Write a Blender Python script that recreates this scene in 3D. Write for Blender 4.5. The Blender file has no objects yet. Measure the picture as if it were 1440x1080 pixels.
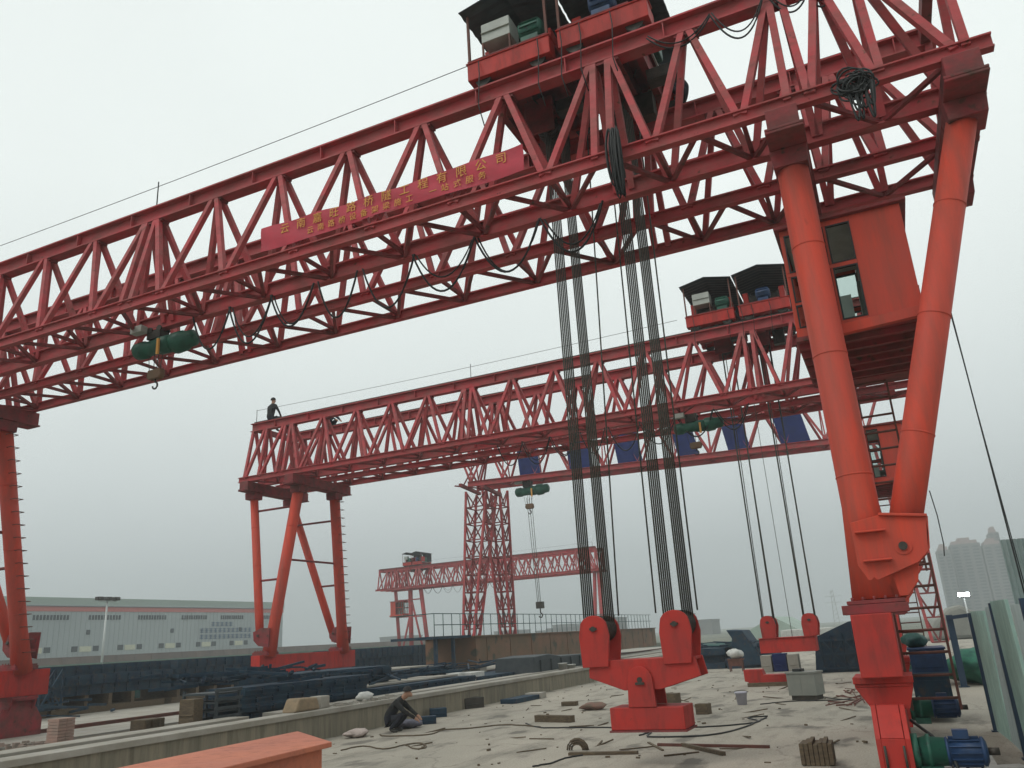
import bpy, bmesh, math, random
from mathutils import Vector, Matrix
random.seed(7)
SC = bpy.context.scene
COL = SC.collection
# ------------------------------------------------------------------ camera, world, sun, exposure
F_PX = 1128.0
PITCH, ROLL, YAW = math.radians(17.74), math.radians(-3.605), math.radians(-24.02)
EYE = Vector((0, 0, 1.65))
_c, _s = math.cos(ROLL), math.sin(ROLL)
_R1 = Matrix(((_c, -_s, 0), (_s, _c, 0), (0, 0, 1)))
_R2 = Matrix(((1, 0, 0), (0, math.sin(PITCH), -math.cos(PITCH)), (0, math.cos(PITCH), math.sin(PITCH))))
_ca, _sa = math.cos(YAW), math.sin(YAW)
_R3 = Matrix(((_ca, -_sa, 0), (_sa, _ca, 0), (0, 0, 1)))
WC = _R1 @ _R2 @ _R3                       # world -> camera (x right, y down, z forward)
cam_d = bpy.data.cameras.new('camera'); cam = bpy.data.objects.new('camera', cam_d); COL.objects.link(cam)
cam_d.sensor_width = 36; cam_d.lens = F_PX / 1440 * 36; cam_d.clip_start = .1; cam_d.clip_end = 4000
rx, ry, rz = Vector(WC[0]), Vector(WC[1]), Vector(WC[2])
M = Matrix.Identity(4)
for i in range(3):
    M[i][0] = rx[i]; M[i][1] = -ry[i]; M[i][2] = -rz[i]; M[i][3] = EYE[i]
cam.matrix_world = M
SC.camera = cam

SUN_EL, SUN_ROT = math.radians(50), math.radians(215)
w = bpy.data.worlds.new('World'); SC.world = w; w.use_nodes = True
nt = w.node_tree; nt.nodes.clear()
out = nt.nodes.new('ShaderNodeOutputWorld'); bg = nt.nodes.new('ShaderNodeBackground')
sky = nt.nodes.new('ShaderNodeTexSky'); sky.sky_type = 'NISHITA'; sky.sun_disc = False
sky.sun_elevation = SUN_EL; sky.sun_rotation = SUN_ROT; sky.air_density = 1; sky.dust_density = 6
hs = nt.nodes.new('ShaderNodeHueSaturation'); hs.inputs['Saturation'].default_value = .12
tc = nt.nodes.new('ShaderNodeTexCoord'); sep = nt.nodes.new('ShaderNodeSeparateXYZ')
ramp = nt.nodes.new('ShaderNodeValToRGB')
cr = ramp.color_ramp
cr.elements[0].position = 0.0; cr.elements[0].color = (4.9, 5.4, 5.45, 1)
cr.elements[1].position = 1.0; cr.elements[1].color = (11.2, 12.0, 11.7, 1)
for p_, c_ in ((.09, (6.3, 6.9, 7.0, 1)), (.2, (8.2, 8.95, 8.9, 1)), (.32, (9.6, 10.4, 10.2, 1)), (.5, (11.0, 11.8, 11.5, 1))):
    e = cr.elements.new(p_); e.color = c_
nz = nt.nodes.new('ShaderNodeTexNoise'); nz.inputs['Scale'].default_value = 1.6; nz.inputs['Detail'].default_value = 3
mr = nt.nodes.new('ShaderNodeMapRange'); mr.inputs['To Min'].default_value = .86; mr.inputs['To Max'].default_value = 1.12
mul = nt.nodes.new('ShaderNodeVectorMath'); mul.operation = 'SCALE'
mix = nt.nodes.new('ShaderNodeMixRGB'); mix.inputs[0].default_value = .8
L = nt.links.new
L(sky.outputs[0], hs.inputs['Color']); L(tc.outputs['Generated'], sep.inputs[0]); L(sep.outputs['Z'], ramp.inputs[0])
L(tc.outputs['Generated'], nz.inputs['Vector']); L(nz.outputs[0], mr.inputs[0])
L(ramp.outputs[0], mul.inputs[0]); L(mr.outputs[0], mul.inputs['Scale'])
L(hs.outputs[0], mix.inputs[1]); L(mul.outputs[0], mix.inputs[2]); L(mix.outputs[0], bg.inputs[0]); L(bg.outputs[0], out.inputs[0])
bg.inputs[1].default_value = .1

sd = bpy.data.lights.new('sun', 'SUN'); sd.energy = .7; sd.angle = math.radians(25); sd.color = (1, .95, .88)
sun = bpy.data.objects.new('sun', sd); COL.objects.link(sun)
d = Vector((-math.sin(SUN_ROT) * -1 * math.cos(SUN_EL), math.cos(SUN_ROT) * math.cos(SUN_EL), math.sin(SUN_EL)))
sun.rotation_euler = d.to_track_quat('Z', 'Y').to_euler(); sun.location = (0, 0, 60)
SC.view_settings.view_transform = 'Standard'; SC.view_settings.look = 'None'
SC.view_settings.exposure = 0.0; SC.view_settings.gamma = 1
SC.cycles.max_bounces = 5; SC.cycles.volume_bounces = 1; SC.cycles.use_denoising = True

def at(px, py, ax, val):
    """point of the place that the photograph shows at (px,py), on the plane coordinate[ax] = val"""
    r = WC.transposed() @ Vector(((px - 720) / F_PX, (py - 540) / F_PX, 1))
    return EYE + r * ((val - EYE[ax]) / r[ax])

# ------------------------------------------------------------------ materials
def mat(name, col, col2=None, rough=.6, scale=4, metal=0, bump=0, detail=6, stretch=None, spots=None, bscale=None, lo=.35, hi=.65, streak=None):
    m = bpy.data.materials.new(name); m.use_nodes = True; n = m.node_tree; b = n.nodes['Principled BSDF']
    b.inputs['Roughness'].default_value = rough; b.inputs['Metallic'].default_value = metal; b.inputs['Specular IOR Level'].default_value = .3
    col = tuple(col) + (1,)
    b.inputs['Base Color'].default_value = col
    tcn = n.nodes.new('ShaderNodeTexCoord'); mp = n.nodes.new('ShaderNodeMapping')
    n.links.new(tcn.outputs['Object'], mp.inputs[0])
    if stretch: mp.inputs['Scale'].default_value = stretch
    if col2:
        t = n.nodes.new('ShaderNodeTexNoise'); t.inputs['Scale'].default_value = scale; t.inputs['Detail'].default_value = detail
        t.inputs['Roughness'].default_value = .62
        r = n.nodes.new('ShaderNodeValToRGB'); r.color_ramp.elements[0].position = lo; r.color_ramp.elements[1].position = hi
        r.color_ramp.elements[0].color = col; r.color_ramp.elements[1].color = tuple(col2) + (1,)
        n.links.new(mp.outputs[0], t.inputs[0]); n.links.new(t.outputs[0], r.inputs[0])
        last = r.outputs[0]
        if streak:
            mp2 = n.nodes.new('ShaderNodeMapping'); mp2.inputs['Scale'].default_value = streak[0]; n.links.new(tcn.outputs['Object'], mp2.inputs[0])
            t4 = n.nodes.new('ShaderNodeTexNoise'); t4.inputs['Scale'].default_value = streak[1]; t4.inputs['Detail'].default_value = 7; t4.inputs['Roughness'].default_value = .7
            n.links.new(mp2.outputs[0], t4.inputs[0]); r4 = n.nodes.new('ShaderNodeMapRange'); r4.inputs['From Min'].default_value = streak[4] if len(streak) > 4 else .45; r4.inputs['From Max'].default_value = .72; r4.inputs['To Max'].default_value = streak[3]
            n.links.new(t4.outputs[0], r4.inputs[0]); m4 = n.nodes.new('ShaderNodeMixRGB'); m4.inputs[2].default_value = tuple(streak[2]) + (1,)
            n.links.new(r4.outputs[0], m4.inputs[0]); n.links.new(last, m4.inputs[1]); last = m4.outputs[0]
            rr_ = n.nodes.new('ShaderNodeMapRange'); rr_.inputs['To Min'].default_value = max(.2, rough - .12); rr_.inputs['To Max'].default_value = min(1, rough + .25); n.links.new(t4.outputs[0], rr_.inputs[0]); n.links.new(rr_.outputs[0], b.inputs['Roughness'])
        if spots:
            sc_, th, sc_col = spots
            t2 = n.nodes.new('ShaderNodeTexNoise'); t2.inputs['Scale'].default_value = sc_; t2.inputs['Detail'].default_value = 8
            n.links.new(mp.outputs[0], t2.inputs[0])
            r2 = n.nodes.new('ShaderNodeValToRGB'); r2.color_ramp.elements[0].position = th; r2.color_ramp.elements[1].position = min(1, th + .08)
            r2.color_ramp.elements[0].color = (0, 0, 0, 1); r2.color_ramp.elements[1].color = (1, 1, 1, 1)
            n.links.new(t2.outputs[0], r2.inputs[0])
            mx = n.nodes.new('ShaderNodeMixRGB'); mx.inputs[2].default_value = tuple(sc_col) + (1,)
            n.links.new(r2.outputs[0], mx.inputs[0]); n.links.new(last, mx.inputs[1]); last = mx.outputs[0]
        n.links.new(last, b.inputs['Base Color'])
    if bump:
        t3 = n.nodes.new('ShaderNodeTexNoise'); t3.inputs['Scale'].default_value = bscale or scale * 5; t3.inputs['Detail'].default_value = 5
        bp = n.nodes.new('ShaderNodeBump'); bp.inputs['Strength'].default_value = bump; bp.inputs['Distance'].default_value = .02
        n.links.new(mp.outputs[0], t3.inputs[0]); n.links.new(t3.outputs[0], bp.inputs['Height']); n.links.new(bp.outputs[0], b.inputs['Normal'])
    return m

RUST = (.09, .035, .02)
RED = mat('weathered red paint', (.45, .044, .054), (.34, .085, .082), .6, 2.2, streak=((.5, 1.5, 1.5), 3, (.16, .06, .05), .8), bump=.15, spots=(9, .66, (.14, .05, .035)))
REDD = mat('grimy dark red paint', (.27, .032, .038), (.17, .052, .048), .65, 2.5, streak=((.6, 1, 1), 4, (.07, .04, .035), .8), bump=.2, spots=(7, .62, (.08, .04, .03)))
ORANGE = mat('orange red pipe paint', (.60, .060, .028), (.44, .065, .045), .6, 1.3, streak=((1.6, 1.6, .16), 3.2, (.26, .07, .05), .75, .42), bump=.1, stretch=(1, 1, .35), spots=(6, .68, (.3, .05, .03)))
BRIGHT = mat('fresh signal red paint', (.47, .028, .019), (.34, .032, .026), .55, 1.5, streak=((1.3, 1.3, .3), 5, (.16, .03, .025), .8, .48), bump=.08, spots=(11, .7, (.2, .03, .02)))
BOXO = mat('faded orange paint', (.52, .17, .095), (.42, .14, .09), .55, 1.5, streak=((1, 1, 1), 7, (.24, .10, .07), .6, .5), bump=.05, spots=(14, .7, (.4, .13, .08)))
RUNG = mat('rusty steel', (.16, .06, .045), (.10, .05, .04), .7, 8)
CABLE = mat('black rubber cable', (.018, .02, .02), rough=.5)
ROPE = mat('greased wire rope', (.075, .08, .064), (.035, .038, .03), .55, 30)
SHEAVE = mat('dark greased steel', (.035, .035, .03), (.07, .06, .05), .5, 6, metal=.3)
GREEN = mat('green machine paint', (.02, .11, .07), (.015, .07, .05), .45, 5, bump=.1, spots=(9, .62, (.02, .03, .03)))
BLUEM = mat('blue motor paint', (.02, .055, .14), (.015, .035, .08), .45, 5, bump=.1)
BLUEF = mat('blue painted steel formwork', (.008, .028, .055), (.02, .05, .075), .7, 2.5, streak=((1, 1, 1), 4, (.07, .045, .035), .6, .5), bump=.2, spots=(6, .6, (.05, .05, .055)))
BLUEP = mat('blue board', (.008, .018, .10), (.006, .012, .06), .9, 2)
ROOF = mat('dark corrugated roof sheet', (.035, .045, .05), (.055, .065, .07), .6, 3)
GREYB = mat('pale grey enamel', (.42, .44, .40), (.34, .36, .33), .5, 4, spots=(10, .68, (.2, .17, .12)))
GREYC = mat('grey cabinet enamel', (.22, .23, .20), (.19, .20, .18), .5, 4)
WHITE = mat('white plastic', (.62, .62, .58), (.5, .5, .47), .6, 6)
CONC = mat('dusty concrete deck', (.42, .38, .315), (.32, .295, .245), .85, .3, bump=.14, bscale=18, stretch=(1, .5, 1), spots=(1.5, .575, (.17, .155, .13)), detail=12, streak=((.9, .22, 1), 1.6, (.15, .14, .115), .8, .5))
def _deck():
    n = CONC.node_tree; b = n.nodes['Principled BSDF']; src = b.inputs['Base Color'].links[0].from_socket
    tcn = n.nodes.new('ShaderNodeTexCoord'); v = n.nodes.new('ShaderNodeTexVoronoi'); v.feature = 'DISTANCE_TO_EDGE'; v.inputs['Scale'].default_value = .28
    w2 = n.nodes.new('ShaderNodeTexNoise'); w2.inputs['Scale'].default_value = 1.7; w2.inputs['Detail'].default_value = 6
    ad = n.nodes.new('ShaderNodeMixRGB'); ad.blend_type = 'ADD'; ad.inputs[0].default_value = .9
    n.links.new(tcn.outputs['Object'], w2.inputs[0]); n.links.new(tcn.outputs['Object'], ad.inputs[1]); n.links.new(w2.outputs['Color'], ad.inputs[2]); n.links.new(ad.outputs[0], v.inputs['Vector'])
    r = n.nodes.new('ShaderNodeMapRange'); r.inputs['From Max'].default_value = .007; r.inputs['To Min'].default_value = .4; r.inputs['To Max'].default_value = 0; n.links.new(v.outputs['Distance'], r.inputs[0])
    m = n.nodes.new('ShaderNodeMixRGB'); m.inputs[2].default_value = (.07, .06, .05, 1); n.links.new(r.outputs[0], m.inputs[0]); n.links.new(src, m.inputs[1])
    g2 = n.nodes.new('ShaderNodeTexNoise'); g2.inputs['Scale'].default_value = 40; g2.inputs['Detail'].default_value = 4; n.links.new(tcn.outputs['Object'], g2.inputs[0])
    r2 = n.nodes.new('ShaderNodeMapRange'); r2.inputs['From Min'].default_value = .3; r2.inputs['From Max'].default_value = .7; r2.inputs['To Min'].default_value = .78; r2.inputs['To Max'].default_value = 1.15; n.links.new(g2.outputs[0], r2.inputs[0])
    k = n.nodes.new('ShaderNodeVectorMath'); k.operation = 'SCALE'; n.links.new(m.outputs[0], k.inputs[0]); n.links.new(r2.outputs[0], k.inputs['Scale']); n.links.new(k.outputs[0], b.inputs['Base Color'])
_deck()
WALLC = mat('stained concrete wall', (.27, .24, .175), (.19, .172, .13), .85, 1.2, bump=.35, bscale=14, streak=((1, 3.5, .35), 2.5, (.11, .10, .075), .8, .45), stretch=(1, 2.2, .25), spots=(2.2, .60, (.15, .135, .10)))
COPE = mat('bare concrete', (.36, .34, .30), (.26, .24, .20), .85, 1.2, bump=.2)
EARTH = mat('brown earth and rubble', (.14, .115, .08), (.085, .07, .05), .95, 1.6, bump=.7, bscale=12)
FIELD = mat('far dull ground', (.16, .16, .12), (.10, .11, .08), .95, .02)
WOOD = mat('weathered timber', (.14, .105, .065), (.08, .06, .04), .8, 6, stretch=(1, 6, 6), bump=.3)
RUSTB = mat('rusted brown steel', (.19, .10, .06), (.12, .085, .05), .75, .8, spots=(1.3, .58, (.06, .06, .04)))
BAN = mat('red banner cloth', (.50, .05, .075), (.40, .05, .07), .7, 3)
YEL = mat('yellow banner lettering', (.62, .30, .07), rough=.7)
CLOTHD = mat('dark work clothes', (.012, .013, .014), (.026, .026, .024), .85, 12)
CLOTHB = mat('dark blue work clothes', (.022, .03, .05), (.035, .045, .06), .85, 12)
TROUS = mat('dark trousers', (.02, .022, .03), rough=.9)
SKIN = mat('skin', (.36, .2, .13), rough=.6)
HAIR = mat('black hair', (.012, .011, .01), rough=.6)
SHEETG = mat('pale green plastic sheeting', (.34, .50, .44), (.26, .38, .34), .5, 3, stretch=(.3, 5, 1), bump=.1)
SHEETD = mat('grey green corrugated sheet', (.38, .46, .45), (.28, .35, .345), .5, 2, stretch=(.3, 6, .6))
NETG = mat('green netting', (.05, .2, .13), (.03, .12, .09), .8, 5, bump=.4)
TARP = mat('dark green tarpaulin', (.02, .09, .07), (.02, .055, .06), .6, 3, bump=.4)
POSTB = mat('dark blue post paint', (.02, .04, .07), rough=.5)
FACT = mat('pale grey cladding', (.37, .41, .41), (.32, .355, .36), .6, .05, streak=((.01, 1.2, .05), 1.5, (.33, .36, .36), .7, .4))
FROOF = mat('grey green roof cladding', (.30, .36, .32), rough=.6)
FSTR = mat('red cladding stripe', (.5, .14, .12), rough=.6)
FBR = mat('brown site fence', (.17, .12, .10), (.12, .09, .08), .8, .4)
DKWIN = mat('dark window', (.03, .04, .045), rough=.2)
PALEW = mat('pale door', (.55, .55, .42), rough=.6)
INK = mat('blue wall lettering', (.05, .1, .17), rough=.6)
TOWR = mat('grey apartment render', (.17, .165, .155), (.12, .12, .12), .8, .02)
TOWW = mat('apartment window bands', (.05, .06, .065), rough=.3)
TOWT = mat('brownish parapet', (.30, .22, .2), rough=.8)
STEELG = mat('galvanised steel', (.45, .47, .46), rough=.5, metal=.3)
GLASS = bpy.data.materials.new('cab glass'); GLASS.use_nodes = True
_b = GLASS.node_tree.nodes['Principled BSDF']; _b.inputs['Base Color'].default_value = (.75, .82, .80, 1)
_b.inputs['Roughness'].default_value = .05; _b.inputs['Transmission Weight'].default_value = 1; _b.inputs['IOR'].default_value = 1.02
LAMP = bpy.data.materials.new('lit floodlight'); LAMP.use_nodes = True
_b = LAMP.node_tree.nodes['Principled BSDF']; _b.inputs['Emission Color'].default_value = (.9, .97, 1, 1); _b.inputs['Emission Strength'].default_value = 40

# ------------------------------------------------------------------ mesh helpers
class MB:
    def __init__(s): s.v = []; s.f = []; s.mi = []; s.sm = []
    def add(s, v, f, mi=0, sm=False):
        o = len(s.v); s.v += [tuple(p) for p in v]; s.f += [tuple(i + o for i in q) for q in f]
        s.mi += [mi] * len(f); s.sm += [sm] * len(f); return s
    def box(s, x0, x1, y0, y1, z0, z1, mi=0):
        v = [(x, y, z) for z in (z0, z1) for y in (y0, y1) for x in (x0, x1)]
        return s.add(v, [(0, 2, 3, 1), (4, 5, 7, 6), (0, 1, 5, 4), (1, 3, 7, 5), (3, 2, 6, 7), (2, 0, 4, 6)], mi)
    def frame(s, p, q, up=(0, 0, 1)):
        p, q = Vector(p), Vector(q); a = (q - p).normalized(); u = Vector(up)
        if abs(a.dot(u)) > .98: u = Vector((0, 1, 0)) if abs(a.y) < .9 else Vector((1, 0, 0))
        sd_ = a.cross(u).normalized(); u = sd_.cross(a).normalized(); return p, q, sd_, u
    def bar(s, p, q, w, h=None, up=(0, 0, 1), w2=None, h2=None, mi=0, off=(0, 0)):
        h = h or w; w2 = w2 or w; h2 = h2 or h
        p, q, a, u = s.frame(p, q, up); v = []
        for c, ww, hh in ((p, w, h), (q, w2, h2)):
            c = c + a * off[0] + u * off[1]
            v += [c - a * ww / 2 - u * hh / 2, c + a * ww / 2 - u * hh / 2, c + a * ww / 2 + u * hh / 2, c - a * ww / 2 + u * hh / 2]
        return s.add(v, [(3, 2, 1, 0), (4, 5, 6, 7), (0, 1, 5, 4), (1, 2, 6, 5), (2, 3, 7, 6), (3, 0, 4, 7)], mi)
    def ibeam(s, p, q, w, h, t=.025, up=(0, 0, 1)):
        s.bar(p, q, w, t, up, off=(0, h / 2 - t / 2)); s.bar(p, q, w, t, up, off=(0, -h / 2 + t / 2))
        return s.bar(p, q, t, h - 2 * t, up)
    def tube(s, p, q, r0, r1=None, n=16, mi=0, caps=True, sm=True):
        return s.rev(p, q, [(0, r0), (1, r1 if r1 is not None else r0)], n, mi, caps, sm)
    def rev(s, p, q, prof, n=16, mi=0, caps=True, sm=True):
        p, q, a, u = s.frame(p, q); v = []; k = len(prof)
        for t, r in prof:
            c = p + (q - p) * t
            v += [c + (a * math.cos(2 * math.pi * i / n) + u * math.sin(2 * math.pi * i / n)) * r for i in range(n)]
        f = [(j * n + i, j * n + (i + 1) % n, (j + 1) * n + (i + 1) % n, (j + 1) * n + i) for j in range(k - 1) for i in range(n)]
        s.add(v, f, mi, sm)
        if caps:
            o = len(s.v) - len(v)
            s.f += [tuple(o + i for i in reversed(range(n))), tuple(o + (k - 1) * n + i for i in range(n))]
            s.mi += [mi] * 2; s.sm += [False] * 2
        return s
    def path(s, pts, r, n=6, mi=0):
        pts = [Vector(p) for p in pts]; v = []
        ref = Vector((0.13, 0.21, .97))
        for i, c in enumerate(pts):
            t = (pts[min(i + 1, len(pts) - 1)] - pts[max(i - 1, 0)]).normalized()
            rf = ref if abs(t.dot(ref.normalized())) < .9 else Vector((1, .1, 0))
            a = t.cross(rf).normalized(); u = a.cross(t)
            v += [c + (a * math.cos(2 * math.pi * k / n) + u * math.sin(2 * math.pi * k / n)) * r for k in range(n)]
        m_ = len(pts)
        f = [(j * n + i, j * n + (i + 1) % n, (j + 1) * n + (i + 1) % n, (j + 1) * n + i) for j in range(m_ - 1) for i in range(n)]
        f += [tuple(reversed(range(n))), tuple((m_ - 1) * n + i for i in range(n))]
        return s.add(v, f, mi, True)
    def prism(s, poly, y0, y1, axis='y', mi=0):
        n = len(poly)
        def P(a, b, t): return {'y': (a, t, b), 'x': (t, a, b), 'z': (a, b, t)}[axis]
        v = [P(a, b, y0) for a, b in poly] + [P(a, b, y1) for a, b in poly]
        f = [tuple(range(n)), tuple(reversed(range(n, 2 * n)))] + [(i, i + n, (i + 1) % n + n, (i + 1) % n) for i in range(n)]
        return s.add(v, f, mi)
    def quadbox(s, a, b, c, d, t):
        """slab with top corners a,b,c,d and thickness t downward"""
        a, b, c, d = [Vector(p) for p in (a, b, c, d)]; z = Vector((0, 0, t))
        return s.add([a, b, c, d, a - z, b - z, c - z, d - z], [(0, 1, 2, 3), (7, 6, 5, 4), (0, 4, 5, 1), (1, 5, 6, 2), (2, 6, 7, 3), (3, 7, 4, 0)])
    def build(s, name, m, parent=None, bevel=0, fix=True):
        me = bpy.data.meshes.new(name); me.from_pydata(s.v, [], s.f)
        ms = m if isinstance(m, (list, tuple)) else [m]
        for x in ms: me.materials.append(x)
        me.polygons.foreach_set('material_index', s.mi); me.polygons.foreach_set('use_smooth', s.sm)
        if fix:
            b_ = bmesh.new(); b_.from_mesh(me); bmesh.ops.recalc_face_normals(b_, faces=b_.faces); b_.to_mesh(me); b_.free()
        me.update()
        o = bpy.data.objects.new(name, me); COL.objects.link(o)
        if parent: o.parent = parent
        if bevel:
            bm_ = o.modifiers.new('bevel', 'BEVEL'); bm_.width = bevel; bm_.segments = 2; bm_.limit_method = 'ANGLE'
        return o

def tag(o, label=None, cat=None, group=None, kind=None):
    if label: o['label'] = label
    if cat: o['category'] = cat
    if group: o['group'] = group
    if kind: o['kind'] = kind
    return o
def empty(name, loc, label=None, cat=None, group=None):
    o = bpy.data.objects.new(name, None); COL.objects.link(o); o.location = loc; o.empty_display_size = .3
    return tag(o, label, cat, group)
def copy_tree(o, parent=None):
    c = o.copy(); COL.objects.link(c)
    if parent: c.parent = parent
    for ch in list(o.children): copy_tree(ch, c)
    return c
def sag(p, q, s, n=14):
    p, q = Vector(p), Vector(q)
    return [p.lerp(q, i / n) - Vector((0, 0, s * 4 * (i / n) * (1 - i / n))) for i in range(n + 1)]

# ------------------------------------------------------------------ setting
def struct(name, mb, m): return tag(mb.build(name, m), kind='structure')
g = MB(); g.add([(-1400, -300, -.45), (1400, -300, -.45), (1400, 1500, -.45), (-1400, 1500, -.45)], [(0, 1, 2, 3)])
struct('ground', g, FIELD)
d_ = MB()
def plate(mb, x0, x1, y0, y1, z): mb.add([(x0, y0, z), (x1, y0, z), (x1, y1, z), (x0, y1, z)], [(0, 1, 2, 3)])
d_.box(-11.0, 9, -6, 62, -.4, 0)
struct('concrete_deck', d_, CONC)
# strips of ground left of the low wall, along the left crane rail
s_ = MB(); s_.box(-18.1, -13.0, -6, 90, -.4, .08); struct('earth_strip', s_, EARTH)
s_ = MB(); s_.box(-24.0, -18.2, -6, 90, -.4, .12); s_.box(-34, -24.15, -6, 90, -.4, .11); struct('rail_pavement', s_, COPE)
s_ = MB(); s_.box(-60, -34.1, -6, 140, -.4, .05); struct('storage_yard', s_, FIELD)
for nm, x, z in (('crane_rail', -20.6, .12), ('crane_rail', -.28, 0.0)):
    r = MB(); r.box(x - .05, x + .05, -6, 88 if x < -5 else 60, z + .004, z + .02); r.box(x - .012, x + .012, -6, 88 if x < -5 else 60, z + .02, z + .07)
    r.box(x - .03, x + .03, -6, 88 if x < -5 else 60, z + .07, z + .10)
    tag(r.build(nm, RUNG), 'long steel rail ' + ('along the far left pavement' if x < -5 else 'on the deck under the right crane wheels'), 'rail')

# low concrete wall with coping in two steps
wl = MB(); wl.box(-11.35, -11.0, -6, 60, -.4, .46)
wall = wl.build('low_wall', WALLC); tag(wall, 'long low stained concrete wall along the left edge of the deck', 'wall')
cp = MB(); cp.box(-11.42, -10.95, -6, 60, .462, .56); cp.build('coping', COPE, wall, bevel=.01)
cp = MB(); cp.box(-12.9, -11.43, -6, 60, .30, .40); cp.build('ledge', EARTH, wall)
cp = MB(); cp.box(-12.9, -12.35, -6, 13.6, .402, .52); cp.box(-12.9, -12.35, 14.6, 60, .402, .5); cp.build('ledge_kerb', COPE, wall, bevel=.01)
ft = MB(); ft.box(-13.0, -11.351, -6, 60, -.4, .298); ft.build('footing', WALLC, wall)

# ------------------------------------------------------------------ double girder gantry crane (local x = along truss, y = along the rails)
Z0, ZT = 7.98, 10.05
def chords(par, yt, y1, y2, x0, x1, mono=False):
    m = MB(); m.ibeam((x0 + .0, yt, ZT + .165), (x1, yt, ZT + .165), .24, .33, .03)
    for k in range(int((x1 - x0) / .79)):
        xx = x0 + .4 + k * .79
        if k % 2: m.box(xx - .008, xx + .008, yt - .11, yt + .11, ZT + .031, ZT + .299)
    gd = m.build('girder', RED, par)
    r = MB(); r.box(x0 + .1, x1 - .1, yt - .03, yt + .03, ZT + .332, ZT + .40); r.build('rail', SHEAVE, gd)
    for y in (y1, y2):
        b = MB()
        if mono and y == y2:
            b.ibeam((x0 - .12, y, Z0 + .15), (x1 + .12, y, Z0 + .15), .17, .30, .03)
        else:
            b.ibeam((x0 - .12, y, Z0 + .10), (x1 + .12, y, Z0 + .10), .13, .20, .022)
        b.build('bottom_chord', RED, gd)
    joints = [-19.95, -12.15, -2.67, -.02]
    tops, bots = [], []
    for (ta, ba_) in ((-.1 + .12, .12), (.46, .16), (.52, .90), (.96, .98), (1.02, 1.80), (1.96, 1.93), (-20.1, -20.15), (-20.2, -20.9), (-21.0, -20.98), (-21.1, -21.62), (-21.68, -21.66)):
        for y in (y1, y2):
            sgn = 1 if y > yt else -1
            v = MB(); v.bar((ta, yt + sgn * .06, ZT + .02), (ba_, y, Z0 + .13), .10, .10, (1, 0, 0)); v.build('diagonal', RED, gd)
    for (xa, ya, xb, yb) in ((.1, y1, .95, y2), (.95, y2, 1.8, y1), (-20.1, y1, -20.9, y2), (-20.9, y2, -21.6, y1)):
        v = MB(); v.bar((xa, ya, Z0 + .05), (xb, yb, Z0 + .05), .06, .06); v.build('lacing_bar', REDD, gd)
    for a, b in zip(joints[:-1], joints[1:]):
        n = max(1, round((b - a - .24) / 1.55)); st = (b - a - .24) / n
        T = [a + .12 + i * st for i in range(n + 1)]; B = [a + .12 + (i + .5) * st for i in range(n)]
        tops += T; bots += [T[0]] + B + [T[-1]]
        for y in (y1, y2):
            sgn = 1 if y > yt else -1
            for x in (T[0], T[-1]):
                v = MB(); v.bar((x, yt + sgn * .06, ZT + .02), (x, y, Z0 + .13), .10, .10, (1, 0, 0)); v.build('upright', RED, gd)
            for i in range(n):
                for (xa, xb) in ((T[i] + .05, B[i] - .04), (T[i + 1] - .05, B[i] + .04)):
                    v = MB(); v.bar((xa, yt + sgn * .06, ZT + .03), (xb, y, Z0 + .13), .095, .095, (1, 0, 0)); v.build('diagonal', RED, gd)
            # gussets belong to each upright row
        for i, x in enumerate(T):
            gm = MB(); gm.box(x - .17, x + .17, yt - .1, yt + .1, ZT - .05, ZT - .002); gm.build('gusset', REDD, gd)
        # bottom lacing
        for i in range(n):
            for (xa, ya, xb, yb) in ((T[i], y1, B[i], y2), (B[i], y2, T[i + 1], y1)):
                v = MB(); v.bar((xa, ya, Z0 + .05), (xb, yb, Z0 + .05), .06, .06); v.build('lacing_bar', REDD, gd)
            v = MB(); v.bar((B[i], y1 + .07, Z0 + .14), (B[i], y2 - .07, Z0 + .14), .06, .06); v.build('lacing_bar', REDD, gd)
    return gd

def leg_pipe(par, p, q, r, rb=None, name='leg', m=ORANGE):
    m_ = MB(); p, q = Vector(p), Vector(q)
    m_.rev(p, q, [(0, r), (.82, r), (1, rb or r)], 28)
    o = m_.build(name, m, par)
    for t in (.24, .5, .76):
        c = p.lerp(q, t); dd = (q - p).normalized() * .012; sm_ = MB(); rad = r + .004
        sm_.rev(c - dd, c + dd, [(0, rad - .004), (.3, rad + .003), (.7, rad + .003), (1, rad - .004)], 28, caps=False); sm_.build('weld_seam', m, o)
    return o

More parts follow.
